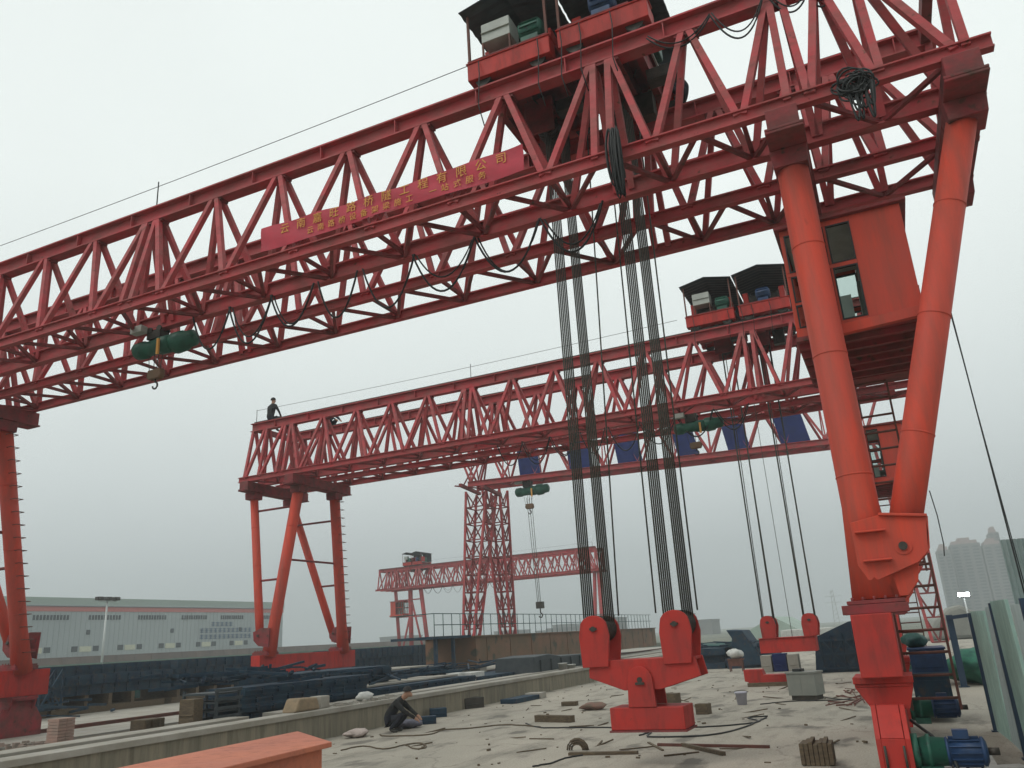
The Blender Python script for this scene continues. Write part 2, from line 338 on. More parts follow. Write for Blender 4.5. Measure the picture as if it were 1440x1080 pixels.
def make_crane(label, right_ladders=True):
    C = empty('gantry_crane', (0, 0, 0), label, 'gantry crane')
    X0, X1 = -21.8, 2.08
    GA = chords(C, 0, -.49, .53, X0, X1, mono=True)
    GB = chords(C, 2.14, 1.58, 2.71, X0, X1)
    # end ties between the girders
    for x in (X0 + .15, X1 - .15):
        t = MB(); t.bar((x, .1, ZT + .12), (x, 2.04, ZT + .12), .14, .2); t.build('end_tie', REDD, C)
    # cross beams over the legs
    for x in (-21.55, -19.42, -.24, 1.83):
        c = MB(); c.box(x - .2, x + .2, -.63, 2.9, 7.66, 7.978); c.box(x - .24, x + .24, -.66, 2.93, 7.62, 7.658); c.box(x - .24, x + .24, -.66, -.631, 7.66, 7.70)
        for y in (-.49, .53, 1.58, 2.71): c.box(x - .2, x + .2, y - .1, y + .1, 7.979, 8.0)
        c.build('cross_beam', REDD, C, bevel=.01)
    # legs: (top, bottom, radius)
    XL, XR = -20.6, -.28
    for side in (-1, 1):
        for yt, yb in ((0.0, -.22), (2.14, 4.1)):
            if side > 0:
                a = leg_pipe(C, (-.25, yt, 7.59), (-.2, yb, 1.84), .20, .275)
                b = leg_pipe(C, (1.82, yt, 7.59), (.12, yb, 2.35), .175, .17)
                ft_ = (-.24, yb)
            else:
                a = leg_pipe(C, (-19.45, yt, 7.59), (-20.45, yb, 1.66), .20, .25)
                b = leg_pipe(C, (-21.6, yt, 7.59), (-20.85, yb, 2.1), .15, .14)
                ft_ = (-20.6, yb)
            for lg, xx in ((a, -.25 if side > 0 else -19.45), (b, 1.82 if side > 0 else -21.6)):
                h = MB(); h.prism([(xx - .24, 7.618), (xx + .24, 7.618), (xx + .215, 7.36), (xx - .215, 7.36)], yt - .23, yt + .23); h.build('leg_cap', REDD, lg, bevel=.01)
            # steps on the far inner leg of the left side and rungs
            if side < 0 and yt > 1:
                p, q = Vector((-19.45, yt, 7.59)), Vector((-20.45, yb, 1.66))
                for k in range(1, 19):
                    c_ = p.lerp(q, k / 19.5); s2 = MB()
                    s2.path([c_ + Vector((.19, -.09, 0)), c_ + Vector((.34, -.09, 0)), c_ + Vector((.34, .13, 0)), c_ + Vector((.17, .13, 0))], .011); s2.build('step', RUNG, a)
            # knee joint plates with pin
            kx = 0 if side > 0 else None
            j = MB(); sx = 1 if side > 0 else -1; bx = -.28 if side > 0 else -20.32
            out = [(-.06, 2.67), (.30, 2.735), (.70, 2.665), (.695, 2.50), (.66, 2.30), (.54, 2.19), (.12, 2.04), (.02, 2.04), (-.06, 2.2)] if side > 0 else [(-.1, 2.6), (.3, 2.62), (.66, 2.5), (.62, 2.2), (.4, 2.02), (-.05, 1.95)]
            out = [(bx + sx * a_, z_) for a_, z_ in out]
            j.prism(out, yb - .25, yb - .21); j.prism(out, yb + .21, yb + .25)
            j.box(bx - .04, bx + .04, yb - .209, yb + .209, 2.12, 2.2)
            if side > 0:
                j.bar((bx + .24, yb - .24, 2.73), (bx + .71, yb - .24, 2.665), .1, .03); j.bar((bx + .24, yb + .24, 2.73), (bx + .71, yb + .24, 2.665), .1, .03)
                j.bar((bx + .705, yb, 2.66), (bx + .66, yb, 2.32), .5, .025, (1, 0, 0))
                j.box(bx - .03, bx + .28, yb - .33, yb - .252, 2.545, 2.565); j.box(bx + .0, bx + .29, yb - .33, yb - .252, 2.235, 2.255)
                j.prism([(bx + .1, 2.19), (bx + .54, 2.19), (bx + .5, 2.0), (bx + .38, 1.86), (bx + .2, 1.86)], yb - .17, yb + .17)
            jo = j.build('knee_joint', ORANGE if side > 0 else REDD, C, bevel=.006)
            pn = MB(); pn.tube((bx + sx * .42, yb - .29, 2.37), (bx + sx * .42, yb + .29, 2.37), .045, n=18); pn.build('pin', SHEAVE, jo)
            pb = MB(); pb.tube((bx + sx * .42, yb - .262, 2.37), (bx + sx * .42, yb - .251, 2.37), .09, n=18); pb.build('pin_plate', REDD if side < 0 else ORANGE, jo)
            # flanges
            fl = MB(); fx = ft_[0]; fl.box(fx - .28, fx + .3, yb - .3, yb + .3, 1.80, 1.84); fl.box(fx - .34, fx + .32, yb - .3, yb + .32, 1.70, 1.797)
            for k in range(5):
                fl.tube((fx - .22 + k * .11, yb - .27, 1.841), (fx - .22 + k * .11, yb - .27, 1.875), .016, n=8)
            fl.build('flange', REDD, C, bevel=.005)
        # end beam on the bogies
        bxx = -20.6 if side < 0 else -.30
        e = MB(); e.box(bxx - .2, bxx + .2, -.72, 4.85, 1.07, 1.698)
        for yy in (1.2, 2.9): e.box(bxx - .205, bxx + .205, yy - .01, yy + .01, 1.05, 1.699)
        e.build('end_beam', BRIGHT, C, bevel=.012)
        for y in (-.15, 4.2):
            b = MB(); b.box(bxx - .30, bxx + .28, y - .36, y + .34, 1.0, 1.066)
            b.prism([(bxx - .29, .965), (bxx + .27, .965), (bxx + .2, .75), (bxx - .16, .75)], y - .34, y - .30)
            b.prism([(bxx - .29, .965), (bxx + .27, .965), (bxx + .2, .75), (bxx - .16, .75)], y + .28, y + .32)
            b.box(bxx - .29, bxx + .27, y - .34, y + .32, .966, .998)
            b.box(bxx - .11, bxx + .14, y - .3, y + .28, .70, .962)
            bx0 = bxx - .02
            b.prism([(y - .6, .12), (y - .6, .5), (y - .42, .80), (y + .4, .80), (y + .6, .5), (y + .6, .12)], bx0 - .15, bx0 - .1, 'x')
            b.prism([(y - .6, .12), (y - .6, .5), (y - .42, .80), (y + .4, .80), (y + .6, .5), (y + .6, .12)], bx0 + .12, bx0 + .17, 'x')
            b.box(bx0 - .1, bx0 + .12, y - .601, y - .58, .12, .5); b.bar((bx0 + .01, y - .595, .5), (bx0 + .01, y - .425, .80), .21, .02, (0, 0, 1)); b.box(bx0 - .099, bx0 + .119, y - .38, y + .36, .76, .80)
            bo = b.build('bogie', BRIGHT if side > 0 else REDD, C, bevel=.006)
            for yy in (y - .38, y + .38):
                wz = .1 + .22 + (.12 if side < 0 else 0)
                wh = MB(); wh.rev((bx0 - .09, yy, wz), (bx0 + .11, yy, wz), [(0, .25), (.12, .25), (.121, .22), (.88, .22), (.881, .25), (1, .25)], 26); wh.build('wheel', SHEAVE, bo)
            if side > 0:
                for yy, zz, sc in ((y - .42, .36, 1.0),):
                    gx = bx0 + .17
                    gm = MB(); gm.tube((gx, yy, zz), (gx + .06, yy, zz), .17, n=20); gm.rev((gx + .06, yy, zz), (gx + .30, yy, zz), [(0, .13), (.3, .15), (.31, .165), (.45, .165), (.46, .14), (1, .13)], 20)
                    gm.box(gx + .05, gx + .25, yy - .15, yy + .15, zz - .2, zz - .12)
                    go = gm.build('reducer', GREEN, bo)
                    mm = MB(); mm.rev((gx + .30, yy, zz), (gx + .66, yy, zz), [(0, .13), (.06, .14), (.07, .12), (.85, .12), (.86, .135), (.93, .135), (1, .09)], 20)
                    for k in range(14):
                        a_ = k * math.tau / 14; mm.bar((gx + .335, yy + .125 * math.cos(a_), zz + .125 * math.sin(a_)), (gx + .60, yy + .125 * math.cos(a_), zz + .125 * math.sin(a_)), .008, .03, (0, math.cos(a_), math.sin(a_)))
                    mm.box(gx + .38, gx + .52, yy - .06, yy + .06, zz + .12, zz + .2); mm.build('motor', BLUEM, bo)
                    sh = MB(); sh.tube((gx + .66, yy, zz), (gx + .76, yy, zz), .035, n=12); sh.build('motor_shaft', SHEAVE, bo)
    # braces between legs on the left
    def brace(p, q, r=.04): b = MB(); b.tube(p, q, r, n=10); b.build('leg_brace', REDD, C)
    brace((-21.5, 0, 6.9), (-19.6, 0, 6.9)); brace((-21.15, -.1, 4.3), (-20.1, -.1, 4.3))
    brace((-21.5, 2.3, 6.6), (-19.7, 2.4, 6.6)); brace((-21.1, 3.4, 4.2), (-20.1, 3.4, 4.2))
    brace((-20.05, -.1, 5.0), (-20.0, 3.0, 5.0))
    # cab
    cb = MB(); x0, x1, y0, y1, z0, z1 = -.58, .92, .34, 2.2, 5.18, 6.72
    cb.box(.30, x1, y0, y0 + .03, z0, z1); cb.box(.301, x1, y1 - .03, y1, z0, z1); cb.box(x1 - .03, x1, y0 + .031, y1 - .031, z0, z1)
    for y_ in (y0, y1 - .03):
        cb.box(x0, .299, y_, y_ + .03, z1 - .08, z1); cb.box(x0, .299, y_, y_ + .03, z0, z0 + .12); cb.box(x0, .299, y_, y_ + .03, 6.03, 6.09)
        cb.box(x0, x0 + .05, y_, y_ + .03, z0 + .121, 6.029); cb.box(x0, x0 + .05, y_, y_ + .03, 6.091, z1 - .081)
        cb.box(-.30, -.26, y_, y_ + .03, z0 + .121, 6.029); cb.box(-.30, -.26, y_, y_ + .03, 6.091, z1 - .081)
        cb.box(-.03, .0, y_, y_ + .03, z0 + .121, 6.029); cb.box(-.03, .0, y_, y_ + .03, 6.091, z1 - .081)
        cb.box(x0 + .051, -.301, y_, y_ + .03, 5.62, 5.66)
    cb.box(x0, x0 + .03, y0 + .031, y1 - .031, z0, z0 + .2); cb.box(x0, x0 + .03, y0 + .031, y1 - .031, z1 - .1, z1)
    for k in range(1, 3): cb.box(x0, x0 + .03, y0 + k * .62 - .02, y0 + k * .62 + .02, z0 + .201, z1 - .101)
    cab = cb.build('cab', ORANGE, C, bevel=.006)
    rf = MB(); rf.box(x0 - .06, x1 + .08, y0 - .07, y1 + .07, z1 + .002, z1 + .05); rf.build('cab_roof', REDD, cab, bevel=.006)
    fl = MB(); fl.box(x0 - .02, x1 + .1, y0 - .02, y1 + .3, z0 - .06, z0 - .002)
    for k in range(6): fl.box(x0, x1 + .08, y0 + .1 + k * .36, y0 + .15 + k * .36, z0 - .14, z0 - .061)
    fl.build('cab_floor', REDD, cab)
    for y_ in (y0 + .012, y1 - .018):
        for xa, xb, za, zb in ((.0, .3, 6.09, 6.64), (.0, .3, 5.3, 6.03), (-.26, -.03, 6.09, 6.64), (-.26, -.03, 5.3, 6.03), (-.53, -.3, 6.09, 6.64), (-.53, -.3, 5.66, 6.03), (-.53, -.3, 5.3, 5.62)):
            wn = MB(); t = .018
            for bb in ((xa, xb, zb - t, zb), (xa, xb, za, za + t), (xa, xa + t, za + t, zb - t), (xb - t, xb, za + t, zb - t)):
                wn.box(bb[0], bb[1], y_ - .018, y_ + .024, bb[2], bb[3])
            wo = wn.build('window', CABLE, cab)
            gl = MB(); gl.box(xa + t, xb - t, y_, y_ + .004, za + t, zb - t); gl.build('pane', GLASS, wo) if False else tag(gl.build('pane', GLASS, cab))
    ci = MB(); ci.box(x0 + .04, x1 - .04, y0 + .04, y1 - .04, z1 - .03, z1 - .01); ci.box(.31, x1 - .04, y1 - .06, y1 - .031, z0 + .1, z1 - .04); ci.box(x1 - .06, x1 - .031, y0 + .05, y1 - .07, z0 + .1, z1 - .04); ci.build('brightening_lining', WHITE, cab)  # pale inner sheets added to make the cab windows look lighter
    st_ = MB(); st_.box(.0, .3, y0 + .9, y0 + 1.3, z0 + .35, z0 + .45); st_.box(.26, .32, y0 + .9, y0 + 1.3, z0 + .45, z0 + .95); st_.box(.1, .2, y0 + 1.05, y0 + 1.15, z0, z0 + .35); st_.build('seat', GREYC, cab)
    dk = MB(); dk.box(-.4, -.1, y0 + .5, y0 + .8, z0, z0 + .55); dk.box(-.05, .15, y0 + .15, y0 + .3, z0, z0 + .5); dk.build('control_desk', GREYB, cab)
    # beam carrying the cab, between the legs
    for yy in (.27, 2.0):
        cbm = MB(); cbm.bar((-.12, yy, 5.14), (.98, yy, 5.2), .1, .13); cbm.build('cab_beam', ORANGE, C, bevel=.005)
        cbm = MB(); cbm.bar((-.12, yy - .1, 5.11), (-.12, yy - .35, 5.11), .1, .1) if yy < 1 else None
    pl = MB(); pl.box(-.1, 1.1, 2.5, 3.0, 5.08, 5.12); pl.build('landing', REDD, C)
    for (p, q) in (((.92, 2.9, 5.12), (1.02, 2.9, 6.1)), ((1.1, 2.5, 5.12), (1.1, 2.5, 6.1)), ((1.1, 2.5, 6.1), (1.0, 2.95, 6.1))):
        b = MB(); b.tube(p, q, .015, n=8); b.build('handrail', RUNG, C)
    # ladders
    def ladder(p, q, w_, n_, rr=.018, rail=.03):
        p, q = Vector(p), Vector(q); lm = MB(); lm.bar(p, q, rail, rail * 1.6); lm.bar(p + Vector((w_, 0, 0)), q + Vector((w_, 0, 0)), rail, rail * 1.6)
        lo_ = lm.build('ladder', RUNG, C)
        for k in range(n_):
            c_ = p.lerp(q, (k + .5) / n_); r_ = MB(); r_.tube(c_, c_ + Vector((w_, 0, 0)), rr, n=8); r_.build('rung', RUNG, lo_)
    ladder((-.06, 2.75, 5.2), (-.02, 3.9, 2.3), .48, 12)
    ladder((-.09, .72, .62), (-.09, .72, 2.35), .50, 7, .016, .028)
    # cables looped under the monorail chord
    xs = -11.4
    while xs < -3.5:
        wd = random.uniform(.8, 1.25); fm = MB()
        fm.path(sag((xs, .43, Z0 + .02), (xs + wd, .43, Z0 + .02), random.uniform(.7, 1.1), 16), .018)
        if random.random() < .6: fm.path(sag((xs + .05, .46, Z0 + .02), (xs + wd - .04, .46, Z0 + .02), random.uniform(.5, .9), 16), .014)
        fm.build('festoon_cable', CABLE, C); xs += wd + random.uniform(-.05, .12)
    wr = MB(); wr.path(sag((X0 + .3, -.12, ZT + .82), (-4.7, -.12, ZT + .82), .08, 10), .007); 
    for x in (X0 + .3, -12): wr.tube((x, -.12, ZT + .33), (x, -.12, ZT + .85), .012, n=6)
    wr.build('trolley_wire', CABLE, C)
    return C

Y1 = 10.17
crane = make_crane('near red double truss gantry crane carrying a red company banner')
crane.location = (0, Y1, 0)
crane2 = copy_tree(crane); crane2.location = (0, Y1 + 13.43, 0)
crane2['label'] = 'second red truss gantry crane behind the near one, without a banner'
crane4 = copy_tree(crane); crane4.scale = (-1.14, 1.05, 1.03); crane4.location = (-52.7, 81.5, -.1)
for ch in list(crane4.children):
    if ch.name.split('.')[0] in ('leg', 'knee_joint', 'flange', 'end_beam', 'bogie', 'leg_brace', 'ladder', 'cross_beam', 'landing', 'handrail'):
        for g1 in list(ch.children):
            for g2 in list(g1.children): bpy.data.objects.remove(g2)
            bpy.data.objects.remove(g1)
        bpy.data.objects.remove(ch)
for (a_, b_, r_) in (((556, 826), (563, 925), .2), ((577, 824), (579, 925), .26), ((591, 822), (604, 925), .24), ((578, 840), (598, 925), .12), ((576, 868), (564, 925), .12), ((560, 868), (597, 866), .08), ((558, 845), (592, 842), .07), ((842, 800), (851, 925), .26), ((836, 801), (838, 925), .2)):
    lm_ = MB(); lm_.tube(at(*a_, 1, 82.4), at(*b_, 1, 82.4), r_, n=10); lo4 = lm_.build('leg', RED); lo4.parent = crane4; bpy.context.view_layer.update(); lo4.matrix_parent_inverse = crane4.matrix_world.inverted()
crane4['label'] = 'farthest small hazy red gantry crane beyond the lattice tower crane'

# things hung only on the near crane
bn = MB(); n = 40
pts = []
x0, x1 = -8.85, -3.86
rows = 6; zt = lambda t: 8.72 - .05 * math.sin(t * 3.1) + .012 * math.sin(t * 31); zb = lambda t: 8.27 - .02 * math.sin(t * 9)
V = []
for side in (0, .006):
    for i in range(n + 1):
        for j in range(rows + 1):
            t = i / n; z = zb(t) + (zt(t) - zb(t)) * j / rows
            V.append((x0 + (x1 - x0) * t, 9.60 + .012 * math.sin(t * 23 + j) + side, z))
k_ = (n + 1) * (rows + 1); Fs = []
for i in range(n):
    for j in range(rows):
        a = i * (rows + 1) + j; Fs.append((a, a + rows + 1, a + rows + 2, a + 1)); Fs.append((a + k_, a + 1 + k_, a + rows + 2 + k_, a + rows + 1 + k_))
bn.add(V, Fs, 0, True)
banner = bn.build('banner', BAN, fix=False); tag(banner, 'long red cloth banner with yellow Chinese lettering tied along the near truss', 'banner')
def text_mesh(s, size, name, m, parent, loc, step=None, rot=(math.pi / 2, 0, 0), ext=.002):
    cu = bpy.data.curves.new('t', 'FONT'); cu.body = s; cu.size = size; cu.extrude = ext; cu.resolution_u = 1
    if step: cu.space_character = step
    o = bpy.data.objects.new('t', cu); COL.objects.link(o); bpy.context.view_layer.update()
    me = bpy.data.meshes.new_from_object(o.evaluated_get(bpy.context.evaluated_depsgraph_get())); bpy.data.objects.remove(o)
    me.materials.clear(); me.materials.append(m)
    q = bpy.data.objects.new(name, me); COL.objects.link(q); q.parent = parent; q.location = loc; q.rotation_euler = rot
    return q
def spaced(s, size, x0_, x1_, z, nm, zf=lambda x: 0):
    bms = bmesh.new(); tmp = []
    for i, ch in enumerate(s):
        if ch == ' ': continue
        x = x0_ + (x1_ - x0_) * i / (len(s) - 1)
        o = text_mesh(ch, size, 't', YEL, None, (x, 9.584, z + zf(x))); tmp.append(o)
        pass
    bms.free()
    for o in tmp: o.name = nm; o.parent = banner
spaced('云南嘉旺路桥隧工程有限公司', .20, -8.42, -4.32, 8.50, 'character')
spaced('云南路桥设备架梁施工 一站式服务', .14, -7.85, -4.62, 8.335, 'character')

def coil(name, label, c, loops, rad, ln, cat='cable'):
    m = MB(); random.seed(hash(name) % 97 if False else 11 + loops)
    for k in range(loops):
        a = random.uniform(-.5, .5) * rad; w2 = random.uniform(.3, 1) * rad; h2 = ln * random.uniform(.65, 1.05); yy = random.uniform(-.07, .07)
        pp = []
        for i in range(17):
            t = i / 16 * math.tau; pp.append((c[0] + a + w2 * .5 * math.sin(t), c[1] + yy + .03 * math.cos(t * 2), c[2] - h2 / 2 + h2 / 2 * math.cos(t)))
        m.path(pp, .013, 5)
    o = m.build(name, CABLE); return tag(o, label, cat)
coil('cable_bundle', 'thick black bundle of cables hanging from the lower chord beside the hoisting ropes', (-2.45, 9.52, 8.42), 16, .12, 1.05)
cc = MB(); random.seed(5)
_cp = at(1203, 118, 1, 9.52); cx, cy, cz = _cp.x, 9.52, _cp.z
for k in range(24):
    pp = []; r0 = random.uniform(.08, .21); e0 = random.uniform(.4, 1.1); ox, oz = random.gauss(0, .05), random.gauss(0, .05); ph = random.uniform(0, 6); tw = random.uniform(-.7, .7); tl = random.uniform(-.12, .12)
    for i in range(19):
        t = ph + i / 18 * math.tau * random.uniform(.98, 1.02); X_ = r0 * math.cos(t); Z_ = r0 * e0 * math.sin(t)
        pp.append((cx + ox + X_ * math.cos(tw) - Z_ * math.sin(tw), cy + tl * math.sin(t + k) * .8, cz + oz + X_ * math.sin(tw) + Z_ * math.cos(tw)))
    cc.path(pp, .013, 5)
for k in range(9):
    xa_ = cx + random.uniform(-.12, .12); cc.path(sag((xa_, cy - .05, cz - .05), (xa_ + random.uniform(.05, .16), cy - .04 + random.uniform(-.03, .03), cz - .05), random.uniform(.3, .52), 12), .013, 5)
tag(cc.build('cable_coil', CABLE), 'tangled coil of black cable tied on the near truss between the two right legs', 'cable')
cb2 = MB()
for xa, xb, s_g in ((-1.9, -.95, .35), (-.95, -.2, .55), (-.15, .45, .42), (.3, .75, .5), (.45, .9, .4)):
    cb2.path(sag((xa, Y1 - .16, 10.12), (xb, Y1 - .16, 10.12), s_g, 16), .014, 5); cb2.path(sag((xa + .03, Y1 - .2, 10.12), (xb, Y1 - .2, 10.12), s_g * .85, 16), .012, 5)
tag(cb2.build('festoon_cable', CABLE), 'black cable loops drooping from the near top chord right of the trolley', 'cable')

# ------------------------------------------------------------------ trolley (local: x along truss, y 0 = near rail, z 0 = rail top)
def make_trolley():
    T = empty('winch_trolley', (0, 0, 0), 'pair of red winch trolleys under dark shed roofs on the near crane', 'trolley')
    for u, (xa, xb) in enumerate(((-1.6, -.12), (.02, 1.5))):
        for y in (0, 2.14):
            e = MB(); e.box(xa, xb, y - .13, y + .13, .10, .42); e.box(xa - .02, xb + .02, y - .15, y + .15, .421, .445)
            eo = e.build('end_truck', BRIGHT, T, bevel=.01)
            for xx in (xa + .25, xb - .25):
                wh = MB(); wh.rev((xx, y - .06, .13), (xx, y + .06, .13), [(0, .15), (.15, .15), (.16, .13), (.84, .13), (.85, .15), (1, .15)], 22); wh.build('wheel', SHEAVE, eo)
        for xx in (xa + .12, (xa + xb) / 2, xb - (.12 if u == 0 else .38)):
            c = MB(); c.box(xx - .06, xx + .06, .16, 1.98, .06, .4); c.build('cross_member', REDD, T)
        dk = MB(); dk.box(xa + .02, xb - (.02 if u == 0 else .28), -.15, 2.3, .447, .47); dk.build('deck_plate', REDD, T)
        dr = MB(); dr.rev((xa + .3, .65, .75), (xb - .3, .65, .75), [(0, .3), (.04, .3), (.041, .22), (.96, .22), (.961, .3), (1, .3)], 24); dr.build('rope_drum', SHEAVE, T)
        for xq in (xa + .12, xb - .28):
            dr = MB(); dr.box(xq, xq + .16, .35, .95, .472, 1.0); dr.build('drum_bearing', BRIGHT, T, bevel=.01)
        gb = MB(); gb.box(xb - .55, xb - .15, 1.05, 1.5, .472, .98); gb.build('gearbox', GREEN, T, bevel=.03)
        mt = MB(); mx = xa + (.95 if u == 0 else .55)
        mt.rev((mx, .0, .72), (mx + .42, .0, .72), [(0, .10), (.05, .17), (.9, .17), (1, .1)], 18)
        for k in range(12):
            a_ = k * math.tau / 12; mt.bar((mx + .05, .18 * math.cos(a_), .72 + .18 * math.sin(a_)), (mx + .36, .18 * math.cos(a_), .72 + .18 * math.sin(a_)), .01, .03, (0, math.cos(a_), math.sin(a_)))
        mt.box(mx + .05, mx + .35, -.14, .14, .472, .56); mt.build('motor', GREEN if u == 0 else BLUEM, T)
        if u == 0:
            eb = MB(); eb.box(xa + .28, xa + .80, -.1, .3, .78, 1.15); eb.box(xa + .28, xa + .80, -.13, -.101, .95, .97); ebo = eb.build('electric_box', GREYB, T, bevel=.008)
            for xx in (xa + .28, xa + .77):
                for yy in (-.1, .27): lg = MB(); lg.box(xx, xx + .03, yy, yy + .03, .472, .779); lg.build('box_leg', RUNG, ebo)
        for k in range(5):
            rp = MB(); yy = .55 + k * .22; rp.tube((xa + .45 + k * .12, yy, .6), ((-.74 if u == 0 else .42) + .15 * (-1) ** k, .9 + k * .1, -.3), .012, n=6); rp.build('reeving_rope', ROPE, T)
        for k, (yy, hh, ww) in enumerate(((.35, .35, .3), (1.55, .45, .35), (1.0, .22, .5))):
            gd_ = MB(); xx = xa + .3 + k * .4; gd_.box(xx, xx + ww, yy, yy + .25, .05 - hh, .05); gd_.build('guard_box', SHEAVE if k else REDD, T, bevel=.01)
        # upper pulley block and guide sheaves hanging below
        for k in range(2):
            px_ = xa + (.55 if u == 0 else .5)
        pc = -.72 - .02 if u == 0 else .42
        hb = MB(); hb.box(pc - .26, pc + .26, .80, .84, -.62, .05); hb.box(pc - .26, pc + .26, 1.42, 1.46, -.62, .05); hb.box(pc - .2, pc + .2, .86, 1.4, -.02, .05); hb.build('upper_block', REDD, T, bevel=.01)
        for k in range(6):
            s2 = MB(); yy = .87 + k * .1; s2.rev((pc, yy, -.3), (pc, yy + .06, -.3), [(0, .2), (.2, .2), (.5, .16), (.8, .2), (1, .2)], 22); s2.build('sheave', SHEAVE, T)
        # roof on posts
        for xx in (xa + .04, xb - .04):
            for yy in (-.1, 2.3):
                p_ = MB(); p_.bar((xx, yy, .446), (xx, yy, 1.42), .04, .04); p_.build('roof_post', RUNG, T)
        xm = (xa + xb) / 2; r_ = MB(); nn = 14
        prof = [(xa - .06, 1.44), (xm, 1.60), (xb + .05, 1.42)]
        V = []
        for (xx, zz) in prof:
            for k in range(nn * 2 + 1):
                V.append((xx, -.25 + 2.9 * k / (nn * 2), zz + (.012 if k % 2 else -.012)))
        m1 = nn * 2 + 1; Ff = []
        for i in range(2):
            for k in range(m1 - 1): Ff.append((i * m1 + k, i * m1 + k + 1, (i + 1) * m1 + k + 1, (i + 1) * m1 + k))
        r_.add(V, Ff); ro = r_.build('shed_roof', ROOF, T, fix=False); so = ro.modifiers.new('t', 'SOLIDIFY'); so.thickness = .01
        # back wall of the shed
        bw = MB(); bw.prism([(xa - .0, .5), (xb, .5), (xb, 1.41), (xm, 1.57), (xa, 1.42)], 2.32, 2.34); bw.build('shed_wall', ROOF, T)
    # guard mesh and side gangway
        ge = MB(); ge.bar((1.24, .17, .43), (1.24, 1.97, .43), .03, .05); ge.build('deck_edge', GREYB, T)
    for k in range(5):
        cbl = MB(); x_ = random.uniform(-1.4, 1.5); cbl.path([(x_, -.16, .4), (x_ + .03, -.22, .1), (x_ - .02, -.21, -.5), (x_ + .05, -.17, -.9)], .01, 5); cbl.build('hanging_cable', CABLE, T)
    return T
trol = make_trolley(); trol.location = (-3.33, Y1, 10.45)
t2 = copy_tree(trol); t2.location = (-2.83, Y1 + 13.43, 10.45); t2['label'] = 'pair of red winch trolleys under dark shed roofs on the second crane'
t4 = copy_tree(trol); t4.location = (-50.4, 81.5, 10.65); t4.scale = (.8, 1, 1); t4['label'] = 'small dark trolley on top of the farthest crane'

# ------------------------------------------------------------------ lifting beam with pulley blocks and ropes
def pulley_block(par, cx, cy, cz, R_, y0, y1, ns, neck):
    b = MB(); pl_ = [(cx - .2, cz - .5), (cx - .22, cz - .1)]
    for k in range(9):
        a_ = math.pi - k * math.pi / 8; pl_.append((cx + .2 * math.cos(a_), cz + .16 * math.sin(a_) + .02))
    pl_ += [(cx + .22, cz - .1), (cx + .17, cz - .5)]
    pl_ = [(x, max(z, neck)) if i in (0, len(pl_) - 1) else (x, z) for i, (x, z) in enumerate(pl_)]
    b.prism(pl_, y0 - .04, y0); b.prism(pl_, y1, y1 + .04); b.box(cx - .13, cx + .13, y0 + .001, y1 - .001, neck, neck + .12)
    bo = b.build('pulley_block', BRIGHT, par, bevel=.008)
    pn = MB(); pn.tube((cx, y0 - .07, cz), (cx, y1 + .07, cz), .035, n=14); pn.box(cx - .05, cx + .05, y0 - .065, y0 - .041, cz - .015, cz + .015); pn.build('axle', SHEAVE, bo)
    for k in range(ns):
        yy = y0 + .02 + (y1 - y0 - .04) * (k + .5) / ns; w2 = (y1 - y0) / ns * .38
        s2 = MB(); s2.rev((cx, yy - w2, cz), (cx, yy + w2, cz), [(0, R_ + .02), (.2, R_ + .02), (.5, R_ - .02), (.8, R_ + .02), (1, R_ + .02)], 24); s2.build('sheave', SHEAVE, bo)
    return bo
def ropes(par, cx, cz, R_, y0, y1, ns, ztop, dx=.02, r=.0122, fan=.003):
    for s2 in (-1, 1):
        for k in range(ns):
            yy = y0 + .02 + (y1 - y0 - .04) * (k + .5) / ns
            fx_ = (k - (ns - 1) / 2) * fan; m = MB(); m.tube((cx + s2 * R_ + fx_, yy, cz), (cx + s2 * (R_ - .02) + dx + fx_, yy, ztop), r, n=6); m.build('rope', ROPE, par)
LB = empty('lifting_beam', (-3.3, 11.24, .42), 'near red lifting beam with T shaped lower hanger, slung from thick rope bundles', 'lifting beam')
def world_children(root, fn):
    fn(); 
def rel(o, root):
    o.parent = root; o.matrix_parent_inverse = Matrix.Translation(root.location).inverted(); return o
ya, yb = 11.02, 11.50
tmp = MB()
tmp.prism([(-4.02, 1.32), (-2.55, 1.32), (-2.5, 1.08), (-3.05, .93), (-3.55, .93), (-4.02, 1.10)], ya, ya + .05)
tmp.prism([(-4.02, 1.32), (-2.55, 1.32), (-2.5, 1.08), (-3.05, .93), (-3.55, .93), (-4.02, 1.10)], yb - .05, yb)
tmp.box(-4.0, -2.56, ya + .051, yb - .051, 1.28, 1.316)
tmp.box(-4.0, -3.98, ya + .051, yb - .051, 1.1, 1.279)
rel(tmp.build('spreader', BRIGHT, None, bevel=.008), LB)
nk = MB(); arc = [(-3.12, .72)] + [(-3.31 + .17 * math.cos(math.pi * k / 10), 1.06 + .17 * math.sin(math.pi * k / 10)) for k in range(11)] + [(-3.5, .72)]
nk.prism(arc, ya - .045, ya - .002); nk.prism(arc, yb + .002, yb + .045)
rel(nk.build('hanger_plate', BRIGHT, None, bevel=.006), LB)
pn = MB(); pn.tube((-3.31, ya - .06, 1.06), (-3.31, yb + .06, 1.06), .035, n=18); pn.box(-3.37, -3.25, ya - .075, ya - .046, 1.0, 1.03); rel(pn.build('pin', SHEAVE, None), LB)
hg = MB(); hg.box(-3.77, -2.77, ya - .03, yb + .03, .44, .718); rel(hg.build('hanger_box', BRIGHT, None, bevel=.01), LB)
hg = MB(); hg.box(-3.79, -2.75, ya - .05, yb + .05, .415, .438); rel(hg.build('base_plate', REDD, None), LB)
for cx in (-3.9, -2.76):
    rel(pulley_block(None, cx, 11.2, 1.74, .16, ya, yb, 6, 1.1), LB)
